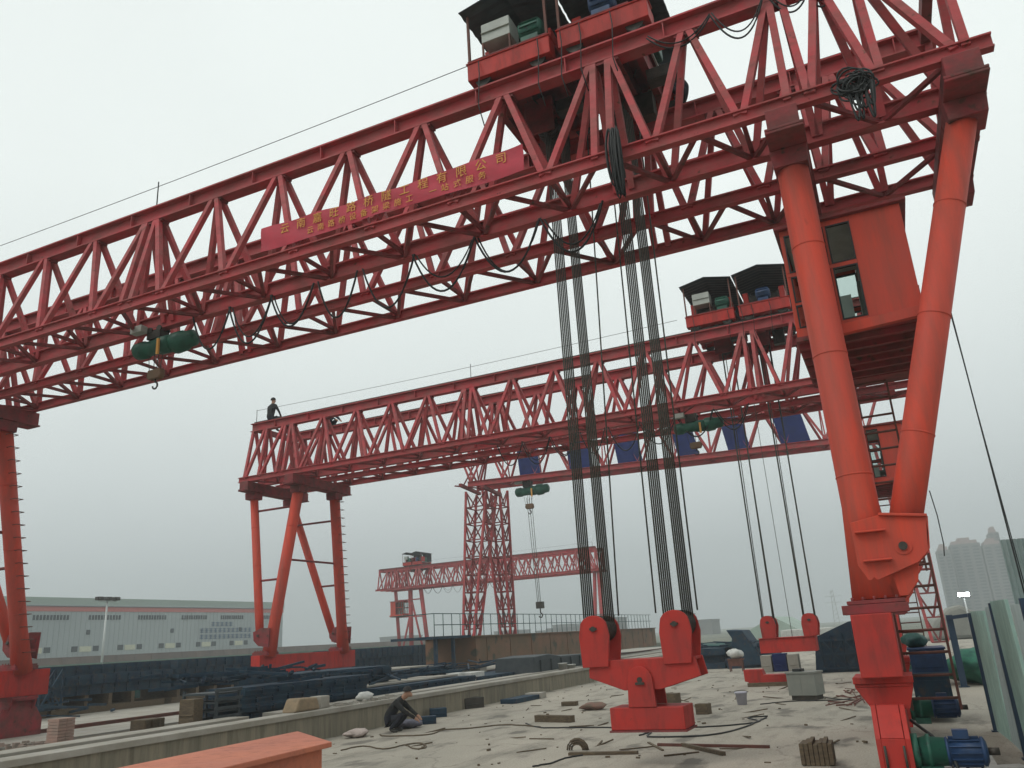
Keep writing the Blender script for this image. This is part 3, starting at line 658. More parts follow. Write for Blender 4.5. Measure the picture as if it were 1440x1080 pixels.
tmpE = empty('tmp', (0, 0, 0)); 
ropes(tmpE, -3.9, 1.74, .15, ya, yb, 6, 9.9, .02); ropes(tmpE, -2.76, 1.74, .13, ya, yb, 6, 9.9, .03, fan=.010)
for o in list(tmpE.children): rel(o, LB)
# a slack single line each side
for (xb_, xt_) in ((-3.62, -3.35), (-3.08, -3.0), (-2.5, -2.46)):
    m = MB(); m.tube((xb_, 11.3, 1.9), (xt_, 11.3, 9.8), .012, n=6); rel(m.build('rope', ROPE, None), LB)
bpy.data.objects.remove(tmpE)

LB2 = empty('lifting_beam', (-3.0, 24.7, .9), 'plain straight red lifting beam of the second crane, hung on few ropes', 'lifting beam')
m = MB(); m.box(-3.78, -2.27, 24.4, 25.0, .90, 1.28); m.box(-3.8, -2.25, 24.36, 25.04, 1.281, 1.3); rel(m.build('spreader', BRIGHT, None, bevel=.01), LB2)
for cx in (-3.48, -2.36):
    rel(pulley_block(None, cx, 24.7, 1.72, .16, 24.45, 24.95, 2, 1.3), LB2)
    for s2, yy in ((-1, 24.6), (1, 24.6), (1, 24.85), (-1, 24.85)):
        mm = MB(); mm.tube((cx + s2 * .15, yy, 1.72), (cx + s2 * .16 - (.0 if yy < 24.7 else .05 * s2), yy, 9.9), .022 if yy < 24.7 else .012, n=6); rel(mm.build('rope', ROPE, None), LB2)
m = MB(); m.tube((-2.9, 24.7, 1.3), (-2.95, 24.7, 9.8), .008, n=6); rel(m.build('rope', ROPE, None), LB2)

# ------------------------------------------------------------------ electric hoist on the monorail chord
def make_hoist():
    H = empty('electric_hoist', (0, 0, 0), 'green electric hoist with hook hanging under the left part of the near crane', 'hoist')
    b = MB(); b.rev((-.72, 0, -.32), (.35, 0, -.32), [(0, .12), (.06, .19), (.28, .2), (.3, .17), (.68, .17), (.7, .2), (.94, .2), (1, .14)], 22); b.build('drum_housing', GREEN, H)
    b = MB(); b.rev((.3, .1, -.3), (.95, .1, -.27), [(0, .2), (.1, .24), (.5, .23), (.55, .19), (.9, .18), (1, .08)], 20); b.build('motor', GREEN, H)
    b = MB(); b.box(-.3, .1, -.12, .14, -.15, .02); b.box(-.2, .0, -.09, .11, .021, .12); b.build('suspension', SHEAVE, H, bevel=.01)
    for xx in (-.22, .06):
        for yy in (-.13, .10):
            b = MB(); b.tube((xx, yy, .06), (xx, yy + .04, .06), .07, n=16); b.build('wheel', SHEAVE, H)
    b = MB(); b.box(-.62, -.28, -.3, -.12, .0, .16); b.build('control_box', GREYB, H, bevel=.01)
    b = MB(); b.box(.18, .24, -.26, -.22, -.62, -.26); b.build('tag_plate', YEL, H)
    for xx in (-.32, -.14, -.02, .12):
        b = MB(); b.tube((xx, 0, -.48), (xx * .7 - .04, 0, -.88), .008, n=6); b.build('rope', ROPE, H)
    b = MB(); b.prism([(-.24, -.86), (.12, -.86), (.15, -1.0), (.1, -1.08), (-.22, -1.08), (-.27, -1.0)], -.07, .07); hb = b.build('hook_block', RUSTB, H, bevel=.02)
    pts_ = [(-.06, 0, -1.07), (-.06, 0, -1.14)] + [(-.06 + .07 * math.sin(a_), 0, -1.22 + .075 * math.cos(a_)) for a_ in [k * .35 for k in range(0, 14)]]
    b = MB(); b.path(pts_, .02, 8); b.build('hook', SHEAVE, hb)
    return H
hoist = make_hoist(); hoist.location = (-12.35, Y1 + .53, Z0 - .06); hoist.scale = (.9, .9, .9)
h2 = copy_tree(hoist); h2.location = (-4.7, Y1 + 13.43 + .53, Z0 - .12); h2['label'] = 'green electric hoist under the right part of the second crane'

# ------------------------------------------------------------------ third crane on lattice legs
C3 = empty('lattice_crane', (-24.7, 46.5, 0), 'tall crane with lattice legs and dark blue boards behind the second crane', 'gantry crane')
def R3(o): return rel(o, C3)
A3 = Vector((-25.0, 46.5, 0)); D3 = (Vector((-1.0, 49.8, 0)) - A3); LEN = D3.length; D3.normalize(); N3 = Vector((-D3.y, D3.x, 0)); Z3 = 11.5; H3 = 2.6
def p3(t, n_, z): return A3 + D3 * t + N3 * n_ + Vector((0, 0, z))
m = MB(); m.ibeam(p3(.4, 0, Z3 + H3), p3(LEN + 3, 0, Z3 + H3), .3, .34); girder3 = R3(m.build('girder', REDD))
def sub3(o): o.parent = girder3; o.matrix_parent_inverse = Matrix.Translation(girder3.location).inverted(); o.matrix_parent_inverse = girder3.matrix_world.inverted() if False else Matrix.Translation((0, 0, 0)); return o
for n_ in (-.85, .85):
    m = MB(); m.ibeam(p3(.9, n_, Z3), p3(LEN + 3, n_, Z3), .22, .34); sub3(m.build('bottom_chord', RED))
nb = 12; st = (LEN + 2) / nb
for i in range(nb):
    for n_ in (-.85, .85):
        for (ta, tb) in ((i, i + .5), (i + 1, i + .5)):
            m = MB(); m.bar(p3(ta * st, n_ * .15, Z3 + H3), p3(tb * st, n_, Z3 + .15), .11, .11); sub3(m.build('diagonal', RED))
        m = MB(); m.bar(p3((i + .5) * st, n_ * .15, Z3 + H3), p3((i + .5) * st, n_, Z3 + .15), .07, .07); sub3(m.build('upright', RED))
    m = MB(); m.bar(p3(i * st, -.85, Z3), p3((i + .5) * st, .85, Z3), .08, .08); m.bar(p3((i + .5) * st, .85, Z3), p3((i + 1) * st, -.85, Z3), .08, .08); sub3(m.build('lacing_bar', REDD))
for (px_a, px_b) in ((733, 764), (800, 836), (866, 905), (950, 985), (1022, 1060), (1100, 1150)):
    pa, pb = at(px_a, 665, 1, 46.2 + 1.2), at(px_b, 660, 1, 47.2)
    ta, tb = (pa - A3).dot(D3), (pb - A3).dot(D3); sl = (.25, .1)
    m = MB(); q0 = [p3(ta + .25, -.90, Z3 + .18), p3(tb + .0, -.90, Z3 + .18), p3(tb - .3, -.35, Z3 + 2.3), p3(ta - .05, -.35, Z3 + 2.3)]
    q1 = [q + N3 * .05 for q in q0]; m.add(q0 + q1, [(0, 1, 2, 3), (7, 6, 5, 4), (0, 4, 5, 1), (1, 5, 6, 2), (2, 6, 7, 3), (3, 7, 4, 0)]); R3(m.build('board', BLUEP))
def lattice_col(top, bot, wt, wb, nseg, par):
    top, bot = Vector(top), Vector(bot); cn = ((-1, -1), (1, -1), (1, 1), (-1, 1))
    P_ = lambda k, t: top.lerp(bot, t) + Vector((cn[k][0], cn[k][1], 0)) * (wt + (wb - wt) * t) / 2
    m = MB()
    for k in range(4): m.bar(P_(k, 0), P_(k, 1), .14, .14)
    lg = m.build('lattice_leg', RED); R3(lg)
    for i in range(nseg):
        t0_, t1_ = i / nseg, (i + 1) / nseg
        for k in range(4):
            k2 = (k + 1) % 4; m = MB()
            m.bar(P_(k, t1_), P_(k2, t1_), .07, .07); m.bar(P_(k, t0_), (P_(k, t1_) + P_(k2, t1_)) / 2, .07, .07); m.bar(P_(k2, t0_), (P_(k, t1_) + P_(k2, t1_)) / 2, .07, .07)
            o = m.build('leg_bracing', REDD); o.parent = lg
    return lg
for (ta_, tb_, wt_, wb_) in (((677, 692), (663, 895), 1.55, .6), ((696, 690), (715, 895), 1.3, .65)):
    a_, b_ = at(ta_[0], ta_[1], 0, -24.3), at(tb_[0], tb_[1], 0, -24.3); b_ = a_ + (b_ - a_) * ((a_.z - .3) / (a_.z - b_.z)); lattice_col(a_, b_, wt_, wb_, 10, C3)
for yy in (46.4, 49.6):
    pass
m = MB()
for k in range(4): m.bar(p3(.6 + k * .35, -.8 + k * .3, Z3 - .0), p3(1.9 + k * .1, 0, Z3 + H3), .09, .09)
m.bar(p3(.5, -1.2, Z3 - .05), p3(.5, 2.6, Z3 - .05), .2, .2); m.bar(p3(2.0, -1.2, Z3 - .3), p3(2.0, 2.6, Z3 - .3), .2, .2); R3(m.build('head_frame', REDD))
lattice_col(p3(LEN + 2, -.5, Z3 - .2), (1.5, 48.6, .3), 1.6, .7, 9, C3)
h3 = copy_tree(hoist); h3.scale = (1.35, 1.6, 1.5); hp = at(745, 690, 1, 46.9); h3.location = (hp.x, hp.y, Z3 - .3); h3['label'] = 'green electric hoist under the crane with blue boards'
# long ropes and hook block of that hoist
hk = at(760, 858, 1, 46.9)
m = MB()
for dx_ in (-.25, -.08, .08): m.tube((hp.x + dx_, hp.y, Z3 - 1.2), (hk.x + dx_ * .6, hp.y, hk.z + .5), .018, n=5)
ro_ = m.build('hoist_rope', ROPE); tag(ro_, 'long thin hoist ropes with a small dark hook block hanging before the pale sky', 'rope')
m = MB(); m.box(hk.x - .22, hk.x + .22, hp.y - .15, hp.y + .15, hk.z + .1, hk.z + .5); m.path([(hk.x, hp.y, hk.z + .1), (hk.x, hp.y, hk.z - .15)] + [(hk.x + .12 * math.sin(a_), hp.y, hk.z - .3 + .13 * math.cos(a_)) for a_ in [k * .4 for k in range(12)]], .04, 6)
o = m.build('hook_block', SHEAVE, ro_)

# ------------------------------------------------------------------ people
def person(name_label, joints, edges, radii, seams, mats, hair=None, loc=(0, 0, 0), rotz=0, group=None):
    me = bpy.data.meshes.new('body'); bm_ = bmesh.new()
    keys = list(joints); vs = {k: bm_.verts.new(joints[k]) for k in keys}
    for a, b in edges: bm_.edges.new((vs[a], vs[b]))
    bm_.to_mesh(me); bm_.free()
    o = bpy.data.objects.new('person', me); COL.objects.link(o)
    o.modifiers.new('s', 'SKIN'); sv = me.skin_vertices[0].data
    for i, k in enumerate(keys):
        r = radii[k]; sv[i].radius = r if isinstance(r, tuple) else (r, r); sv[i].use_root = (k == 'pelvis')
    ss = o.modifiers.new('u', 'SUBSURF'); ss.levels = 2; ss.render_levels = 2
    dg = bpy.context.evaluated_depsgraph_get(); dg.update(); m2 = bpy.data.meshes.new_from_object(o.evaluated_get(dg))
    o.modifiers.clear(); o.data = m2
    for x in mats: m2.materials.append(x)
    segs = [(Vector(joints[a]), Vector(joints[b]), seams.get((a, b), 0)) for a, b in edges]
    for p in m2.polygons:
        c = p.center; best = 9; mi = 0
        for a, b, s3 in segs:
            ab = b - a; t = max(0, min(1, (c - a).dot(ab) / max(1e-9, ab.length_squared))); dd = (c - (a + ab * t)).length
            if dd < best: best = dd; mi = s3
        p.material_index = mi; p.use_smooth = True
    if hair:
        h = MB(); c, r = hair; c = Vector(c); V = []; Ff = []
        nlat, nlon = 7, 14
        for i in range(nlat + 1):
            th = i / nlat * 1.5
            for j in range(nlon):
                ph = j / nlon * math.tau; V.append(c + Vector((r * .96 * math.sin(th) * math.cos(ph), r * 1.05 * math.sin(th) * math.sin(ph), r * 1.1 * math.cos(th))))
        for i in range(nlat):
            for j in range(nlon): Ff.append((i * nlon + j, i * nlon + (j + 1) % nlon, (i + 1) * nlon + (j + 1) % nlon, (i + 1) * nlon + j))
        h.add(V, Ff, 0, True); h.build('hair', HAIR, o, fix=False)
    o.location = loc; o.rotation_euler = (0, 0, rotz); tag(o, name_label, 'person', group)
    return o
# figure faces +x ; y is its left
def figure(label, pose, mats, loc, rotz):
    J = {'pelvis': (0, 0, 0)}
    R = {'pelvis': (.15, .13)}
    J.update(pose)
    for k, r in dict(waist=(.14, .12), chest=(.17, .13), neck=.055, chin=.07, skull=.098, nose=.02, shl=.075, shr=.075, ell=.045, elr=.045, wrl=.033, wrr=.033, hipl=.095, hipr=.095, knl=.065, knr=.065, anl=.05, anr=.05, tol=.04, tor=.04, hal=.035, har=.035).items(): R[k] = r
    for s2 in 'lr':
        w_ = Vector(J['wr' + s2]); e_ = Vector(J['el' + s2]); dv = (w_ - e_).normalized()
        J['ha' + s2] = tuple(w_ + dv * .07); 
        side = Vector((dv.z, 0, -dv.x)) if abs(dv.y) > .5 else Vector((0, 1, 0)).cross(dv).normalized()
        lat = dv.cross(side).normalized()
        for k in range(4):
            nm = 'f%d%s' % (k, s2); J[nm] = tuple(w_ + dv * .10 + lat * (.024 * (k - 1.5))); nm2 = 'g%d%s' % (k, s2)
            J[nm2] = tuple(w_ + dv * (.145 - .008 * abs(k - 1.3)) + lat * (.027 * (k - 1.5)) + side * .02); R[nm] = .01; R[nm2] = .008
        J['t' + s2] = tuple(w_ + dv * .07 + lat * .065 + side * .01); R['t' + s2] = .01
    sk = Vector(J['skull']); fw = Vector(pose.get('face', (1, 0, 0))).normalized() if 'face' in pose else Vector((1, 0, 0))
    J.pop('face', None); J['nose'] = tuple(sk + fw * .115 - Vector((0, 0, .02)))
    E_ = [('pelvis', 'waist'), ('waist', 'chest'), ('chest', 'neck'), ('neck', 'chin'), ('chin', 'skull'), ('skull', 'nose'),
          ('chest', 'shl'), ('chest', 'shr'), ('shl', 'ell'), ('shr', 'elr'), ('ell', 'wrl'), ('elr', 'wrr'), ('wrl', 'hal'), ('wrr', 'har'),
          ('pelvis', 'hipl'), ('pelvis', 'hipr'), ('hipl', 'knl'), ('hipr', 'knr'), ('knl', 'anl'), ('knr', 'anr'), ('anl', 'tol'), ('anr', 'tor')]
    for s2 in 'lr':
        for k in range(4): E_ += [('ha' + s2, 'f%d%s' % (k, s2)), ('f%d%s' % (k, s2), 'g%d%s' % (k, s2))]
        E_ += [('wr' + s2, 't' + s2)]
    sm_ = {}
    for a, b in E_:
        if a in ('chin', 'neck', 'skull') or a.startswith(('ha', 'f', 'wr')): sm_[(a, b)] = 2
        elif a.startswith(('hip', 'kn')) or b.startswith('hip'): sm_[(a, b)] = 1
        elif a.startswith('an'): sm_[(a, b)] = 3
    for k in J: R.setdefault(k, .05)
    return person(label, J, E_, R, sm_, mats, hair=(tuple(Vector(J['skull']) + Vector((-.012, 0, .008))), .106), loc=loc, rotz=rotz)
sit = dict(waist=(.02, 0, .2), chest=(.08, 0, .44), neck=(.11, 0, .58), chin=(.13, 0, .64), skull=(.13, 0, .73), face=(1, 0, -.2),
           shl=(.08, .19, .48), shr=(.08, -.19, .48), ell=(.14, .30, .24), elr=(.16, -.30, .24), wrl=(.34, .22, .14), wrr=(.36, -.18, .12),
           hipl=(.03, .1, -.03), hipr=(.03, -.1, -.03), knl=(.42, .15, .06), knr=(.42, -.15, .04), anl=(.45, .15, -.36), anr=(.44, -.15, -.38), tol=(.58, .15, -.40), tor=(.57, -.15, -.42))
crouch = dict(waist=(.06, 0, .17), chest=(.24, 0, .36), neck=(.34, 0, .46), chin=(.40, 0, .49), skull=(.45, 0, .56), face=(1, 0, -.7),
              shl=(.25, .19, .38), shr=(.25, -.19, .38), ell=(.42, .26, .2), elr=(.44, -.25, .2), wrl=(.60, .16, .08), wrr=(.62, -.12, .06),
              hipl=(.03, .1, -.01), hipr=(.03, -.1, -.01), knl=(.40, .19, .16), knr=(.40, -.19, .14), anl=(.10, .16, -.14), anr=(.10, -.16, -.14), tol=(.27, .17, -.19), tor=(.27, -.17, -.19))
stand = dict(waist=(.02, 0, .18), chest=(.08, 0, .44), neck=(.12, 0, .58), chin=(.15, 0, .64), skull=(.17, 0, .73), face=(1, 0, -.3),
             shl=(.08, .19, .48), shr=(.08, -.19, .48), ell=(.22, .27, .26), elr=(.24, -.26, .30), wrl=(.44, .16, .32), wrr=(.46, -.14, .36),
             hipl=(0, .1, -.06), hipr=(0, -.1, -.06), knl=(.12, .12, -.42), knr=(.22, -.12, -.36), anl=(.0, .12, -.80), anr=(.12, -.12, -.72), tol=(.15, .13, -.84), tor=(.27, -.13, -.76))
MD = [CLOTHD, TROUS, SKIN, SHEAVE]; MBm = [CLOTHB, TROUS, SKIN, SHEAVE]
figure('person in dark clothes crouching over tools beside the low wall', crouch, MD, (-10.15, 15.3, .2), math.radians(15))
figure('person in dark jacket sitting on the left end of the second crane', sit, MD, (-20.9, 23.56, 10.50), math.radians(80))
figure('person in dark clothes straddling the far girder of the second crane', crouch, MBm, at(460, 600, 1, 25.8) + Vector((0, 0, .1)), math.radians(-10))
figure('person in dark clothes crouching on the far girder right of the near trolley', crouch, MD, (-1.78, Y1 + 2.14, 10.62), math.radians(200))

# ------------------------------------------------------------------ yard on the left: blue steel formwork
random.seed(21)
def form_panel(x0, x1, y0, y1, z0, z1, m=BLUEF, ribs=None):
    """steel formwork panel lying flat: skin plate, edge channels and ribs"""
    b = MB(); t = .03; h = z1 - z0
    b.box(x0, x1, y0, y1, z1 - t, z1)
    b.box(x0, x0 + .03, y0, y1, z0, z1 - t - .001); b.box(x1 - .03, x1, y0, y1, z0, z1 - t - .001)
    b.box(x0 + .031, x1 - .031, y0, y0 + .03, z0, z1 - t - .001); b.box(x0 + .031, x1 - .031, y1 - .03, y1, z0, z1 - t - .001)
    n_ = ribs or max(2, int((y1 - y0) / .5))
    for k in range(1, n_):
        y = y0 + (y1 - y0) * k / n_; b.box(x1 - .001, x1 + .05, y - .02, y + .02, z0 + .01, z1 - .04); b.box(x0 + .031, x1 - .031, y - .015, y + .015, z0 + h * .3, z1 - t - .001)
    b.box(x1 - .001, x1 + .035, y0 + .03, y1 - .03, z0 + h * .45, z0 + h * .45 + .03)
    return b.build('formwork_panel', m)
def stack(x0, x1, y0, y1, z0, hs, label, group, jit=.12, m=BLUEF):
    z = z0; names = {0: 'lowest', len(hs) - 1: 'topmost'}
    for i, h in enumerate(hs):
        j = random.uniform(-jit, jit); k = random.uniform(-jit, jit)
        o = form_panel(x0 + j, x1 + j, y0 + k, y1 + k, z + .004, z + h, m)
        o.rotation_euler = (0, 0, 0)
        nm = names.get(i, ['lowest', 'second', 'third', 'fourth', 'fifth'][min(i, 4)])
        tag(o, '%s blue steel panel %s' % (nm, label), 'formwork', group); z += h
GRP = 'blue steel formwork panels in the yard'
stack(-29.2, -27, 16.6, 19.6, .35, (.36, .34), 'beside the container at the far left', GRP)
stack(-29.2, -27, 19.9, 25.2, .72, (.36, .34, .33), 'of the long row just right of the lamp post', GRP)
stack(-29.2, -27, 25.5, 30.2, .72, (.36, .34, .33), 'of the long row left of the second crane legs', GRP)
stack(-29.2, -27, 30.6, 36.5, .30, (.46, .44, .46), 'of the long row behind the near foot of the second crane', GRP)
stack(-29.4, -27, 37.0, 43.2, .25, (.5, .5, .5), 'of the long row right of the second crane legs', GRP)
stack(-29.4, -27, 43.6, 50.2, .25, (.5, .5, .52), 'of the long row ending left of the rusty box girder', GRP)
for k, (ya_, yb_) in enumerate(((16.4, 20.0), (20.0, 25.0), (25.2, 30.0))):
    b = MB(); b.box(-29.4, -26.9, ya_, yb_ - .15, .10, .33); 
    for q in range(4): b.box(-29.0, -26.95, ya_ + .3 + q * 1.0, ya_ + .45 + q * 1.0, .33, .71 if k else .35)
    tag(b.build('timber_sleepers', WOOD), ['timber bearers under the leftmost blue panels', 'timber bearers under the row right of the lamp post', 'timber bearers under the row left of the second crane'][k], 'timber')
# lattice end frame beside the row
b = MB()
for (ya_, za_, yb_, zb_) in ((19.0, .4, 19.0, 1.7), (19.0, .4, 19.8, 1.7), (19.8, .4, 19.0, 1.7), (19.8, .4, 19.8, 1.7), (19.0, 1.7, 19.8, 1.7), (19.0, 1.05, 19.8, 1.05)):
    b.bar((-26.6, ya_, za_), (-26.6, yb_, zb_), .06, .06); b.bar((-26.2, ya_, za_), (-26.2, yb_, zb_), .06, .06)
tag(b.build('steel_trestle', BLUEF), 'small cross braced steel trestle beside the leftmost panels', 'trestle')
# small containers and crates by the kerb
for (x, y, w_, h_, mm, lb, ct) in ((-31.6, 23.6, .9, .75, GREYC, 'grey crate left of the lamp post foot', 'crate'), (-31.0, 24.8, 1.0, .8, RUSTB, 'reddish brown crate beside the grey one', 'crate'), (-30.6, 26.2, 1.3, .75, TARP, 'dark green crate right of the brown one', 'crate')):
    b = MB(); b.box(x, x + 1, y, y + w_, .05, .05 + h_); 
    for k in range(4): b.box(x + 1.0, x + 1.03, y + .05 + k * w_ / 4, y + .10 + k * w_ / 4, .06, .04 + h_)
    b.box(x - .03, x + 1.06, y - .03, y + w_ + .03, .052 + h_, .09 + h_); tag(b.build('crate', mm, bevel=.01), lb, ct)
# formwork under the second crane's near foot
G2 = 'blue steel formwork panels behind the low wall'
stack(-14.25, -13.2, 14.2, 18.9, .20, (.16, .17, .17, .17, .17), 'of the pile just behind the low wall', G2, .1)
stack(-16.4, -14.6, 17.6, 22.2, .12, (.3, .28, .27, .2), 'of the pile behind the wall side pile', G2, .1)
stack(-15.6, -13.3, 19.6, 25.4, .25, (.13, .14, .12), 'of the low flat pile right of the second crane foot', G2, .15)
stack(-18.6, -16.0, 20.5, 28.5, .12, (.28, .3, .22), 'of the long pile before the rusty box girder', G2, .15)
stack(-15.4, -13.4, 25.9, 31.5, .25, (.16, .15), 'of the flat pile near the painted block', G2, .1)
def boards(name, label, x0, x1, y0, y1, z, m, cat='boards'):
    b = MB(); n_ = 5
    for k in range(n_):
        xa = x0 + (x1 - x0) * k / n_; j = random.uniform(-.2, .2); b.box(xa + .01, xa + (x1 - x0) / n_ - .01, y0 + j, y1 + j, z, z + .045)
    return tag(b.build(name, m), label, cat)
boards('timber_boards', 'weathered boards lying on the long pile before the rusty girder', -18.3, -16.4, 20.5, 28.0, .93, COPE)
boards('timber_boards', 'grey boards on the low flat pile right of the second crane foot', -15.2, -13.8, 19.8, 25.0, .66, COPE)
# black slatted rack
b = MB()
for yy in (13.35, 13.98): 
    for xx in (-13.95, -13.05): b.box(xx, xx + .05, yy, yy + .05, .1, 1.05)
for k in range(5): b.box(-13.95, -13.02, 13.34, 14.04, .28 + k * .17, .32 + k * .17)
for k in range(5): b.box(-13.01, -12.98, 13.30, 14.06, .33 + k * .17, .39 + k * .17)
tag(b.build('slatted_rack', ROOF), 'black slatted rack standing at the left end of the blue piles', 'rack')
b = MB(); b.box(-13.6, -13.2, 12.95, 13.2, .35, .92); b.box(-13.58, -13.22, 12.93, 12.949, .6, .63); tag(b.build('timber_post', WOOD, bevel=.02), 'short brown timber post left of the slatted rack', 'timber')
b = MB(); b.box(-17.6, -17.1, 15.25, 15.85, .12, .36)
for k in range(3): b.box(-17.09, -17.07, 15.25 + k * .2, 15.4 + k * .2, .14, .34)
tag(b.build('timber_block', WOOD, bevel=.015), 'square timber block lying alone on the pale left pavement', 'timber')
# brick pier by near crane's left foot
b = MB()
for k in range(9):
    for q in range(2): b.box(-16.95 + random.uniform(-.02, .02), -16.6, 12.55 + q * .2, 12.74 + q * .2, .10 + k * .062, .155 + k * .062)
tag(b.build('brick_pile', mat('pale pink brick', (.4, .25, .2), (.3, .22, .18), .9, 5, bump=.3)), 'small pale pink brick pile beside the left foot of the near crane', 'bricks')
# low things on the wall
b = MB(); b.prism([(13.55, .56), (14.35, .56), (14.25, .80), (13.7, .82)], -11.5, -11.15, 'x'); tag(b.build('paper_sack', mat('brown paper sack', (.3, .22, .14), (.22, .17, .11), .9, 6, bump=.4), bevel=.04), 'brown paper sack standing on the low wall', 'sack')
b = MB(); b.box(-11.5, -11.2, 14.42, 14.72, .56, .80); tag(b.build('concrete_block', COPE, bevel=.02), 'pale concrete block on the low wall right of the sack', 'block')
def blob(name, label, cat, c, r, m, seed=1, n_=10, flat=1.0):
    random.seed(seed); b = MB(); V = []; Ff = []; k2 = 14
    for i in range(n_ + 1):
        th = i / n_ * math.pi
        for j in range(k2):
            ph = j / k2 * math.tau; rr = 1 + .22 * math.sin(3 * ph + seed + 2 * th) * math.sin(th) + random.uniform(-.10, .10)
            V.append((c[0] + r[0] * rr * math.sin(th) * math.cos(ph), c[1] + r[1] * rr * math.sin(th) * math.sin(ph), max(c[2], c[2] + r[2] * (1 + rr * math.cos(th)) * .5 * 2 - 0) if False else c[2] + r[2] * (.9 + .9 * rr * math.cos(th))))
    for i in range(n_):
        for j in range(k2): Ff.append((i * k2 + j, i * k2 + (j + 1) % k2, (i + 1) * k2 + (j + 1) % k2, (i + 1) * k2 + j))
    b.add(V, Ff, 0, True); return tag(b.build(name, m), label, cat)
blob('plastic_bag', 'crumpled white plastic bag on the low wall above the crouching person', 'bag', (-11.3, 16.1, .56), (.14, .24, .11), WHITE, 3)
blob('plastic_bag', 'crumpled pale bag on the deck at the foot of the low wall', 'bag', (-10.35, 14.5, .0), (.2, .3, .09), mat('pink white sack', (.5, .42, .38), (.36, .3, .27), .8, 5, bump=.3), 5)
def rubble(name, label, x0, x1, y0, y1, z, n_, s, m, seed=2):
    random.seed(seed); b = MB()
    for k in range(n_):
        x, y = random.uniform(x0, x1), random.uniform(y0, y1); a_ = random.uniform(.4, 1) * s; h = a_ * random.uniform(.2, .6); an = random.uniform(0, 3)
        p = Vector((x, y, z + h / 2)); dv = Vector((math.cos(an), math.sin(an), 0)) * a_ * random.uniform(.5, 1.6); b.bar(p - dv / 2, p + dv / 2, a_ * .6, h)
    return tag(b.build(name, m), label, 'rubble', kind='stuff')
rubble('rubble', 'broken wood and concrete scraps along the top of the wall', -11.4, -11.05, 14.8, 17.2, .56, 60, .13, COPE, 4)
rubble('rubble', 'scattered earth lumps and chips along the rail strip', -17.5, -13.2, 9, 26, .08, 240, .16, EARTH, 5)
rubble('rubble', 'small chips and wood scraps scattered on the deck', -10.5, .3, 10, 30, .0, 170, .06, WOOD, 6)
rubble('rubble', 'pinkish debris heap at the left foot of the near crane', -18.6, -16.6, 11.2, 13.2, .10, 60, .2, mat('pink debris', (.33, .24, .2), (.2, .17, .14), .9, 4), 8)

# rusty box girder segment with railing, and its platform
b = MB(); b.box(-23.0, -20, 38.3, 72.5, .52, 1.97)
for k in range(12): b.box(-20.001, -19.97, 39.5 + k * 2.9, 39.56 + k * 2.9, .53, 1.95)
b.box(-23.1, -19.9, 38.2, 72.6, 1.972, 2.03)
rbx = b.build('box_girder', RUSTB); tag(rbx, 'very long rusty brown box girder segment with a thin handrail on top', 'box girder')
b = MB(); b.box(-22.6, -20.2, 34.4, 38.19, 1.96, 2.08); [b.box(-20.4, -20.25, y_, y_ + .15, .1, 1.959) for y_ in (34.7, 36.4)]; tag(b.build('platform', BLUEF), 'dark blue railed platform at the left end of the rusty girder', 'platform')
hr = MB()
for zz in (2.6, 3.12): hr.tube((-20.15, 34.4, zz), (-20.15, 72, zz), .022, n=6)
hr.tube((-22.6, 34.4, 3.12), (-20.15, 34.4, 3.12), .022, n=6)
hro = hr.build('handrail', TARP); tag(hro, 'long thin green handrail above the platform and rusty girder', 'railing')
for k in range(44):
    y_ = 34.4 + k * .86; b = MB(); b.tube((-20.15, y_, 2.04), (-20.15, y_, 3.12), .022, n=6); b.build('baluster', TARP, hro)
for k, y_ in enumerate((39.0, 46.5, 54, 62)):
    b = MB(); b.box(-22.8, -20.2, y_, y_ + .8, .1, .515); tag(b.build('support_block', COPE, bevel=.02), ['concrete support under the left end of the rusty girder', 'second concrete support from the left under the rusty girder', 'third concrete support from the left under the rusty girder', 'farthest concrete support under the rusty girder'][k], 'block')
b = MB(); b.box(-14.6, -13.6, 25.6, 26.6, .08, .72); bo = b.build('concrete_block', WHITE, bevel=.02); tag(bo, 'whitish concrete block with a painted mark before the rusty girder', 'block')
b = MB(); b.box(-13.598, -13.594, 25.9, 25.93, .3, .55); b.bar((-13.596, 26.05, .3), (-13.596, 26.2, .55), .004, .03); b.bar((-13.596, 26.2, .55), (-13.596, 26.3, .3), .004, .03); b.build('painted_mark', CABLE, bo)
# covered machine with buckets
b = MB(); b.prism([(28.6, .35), (28.7, 1.05), (30.2, 1.1), (31.4, .98), (34.3, .96), (34.4, .35)], -14.2, -12.6, 'x')
for k in range(5): b.box(-12.599, -12.54, 29.2 + k * 1.05, 29.3 + k * 1.05, .36, .93)
tag(b.build('steel_pile', ROOF, bevel=.03), 'black covered heap of steel behind the wall left of the near lifting beam', 'steel')
for k, (y_, z_) in enumerate(((30.5, .45), (31.4, .36), (33.2, .45))):
    b = MB(); b.rev((-12.2, y_, z_ - .02), (-12.2, y_, z_ + .28), [(0, .13), (.9, .17), (.91, .185), (1, .185)], 16); o = b.build('bucket', WHITE)
    tag(o, ['white bucket leftmost on the wall by the black heap', 'white bucket in the middle on the wall by the black heap', 'white bucket nearest the lifting beam on the wall'][k], 'bucket', 'white buckets by the wall')

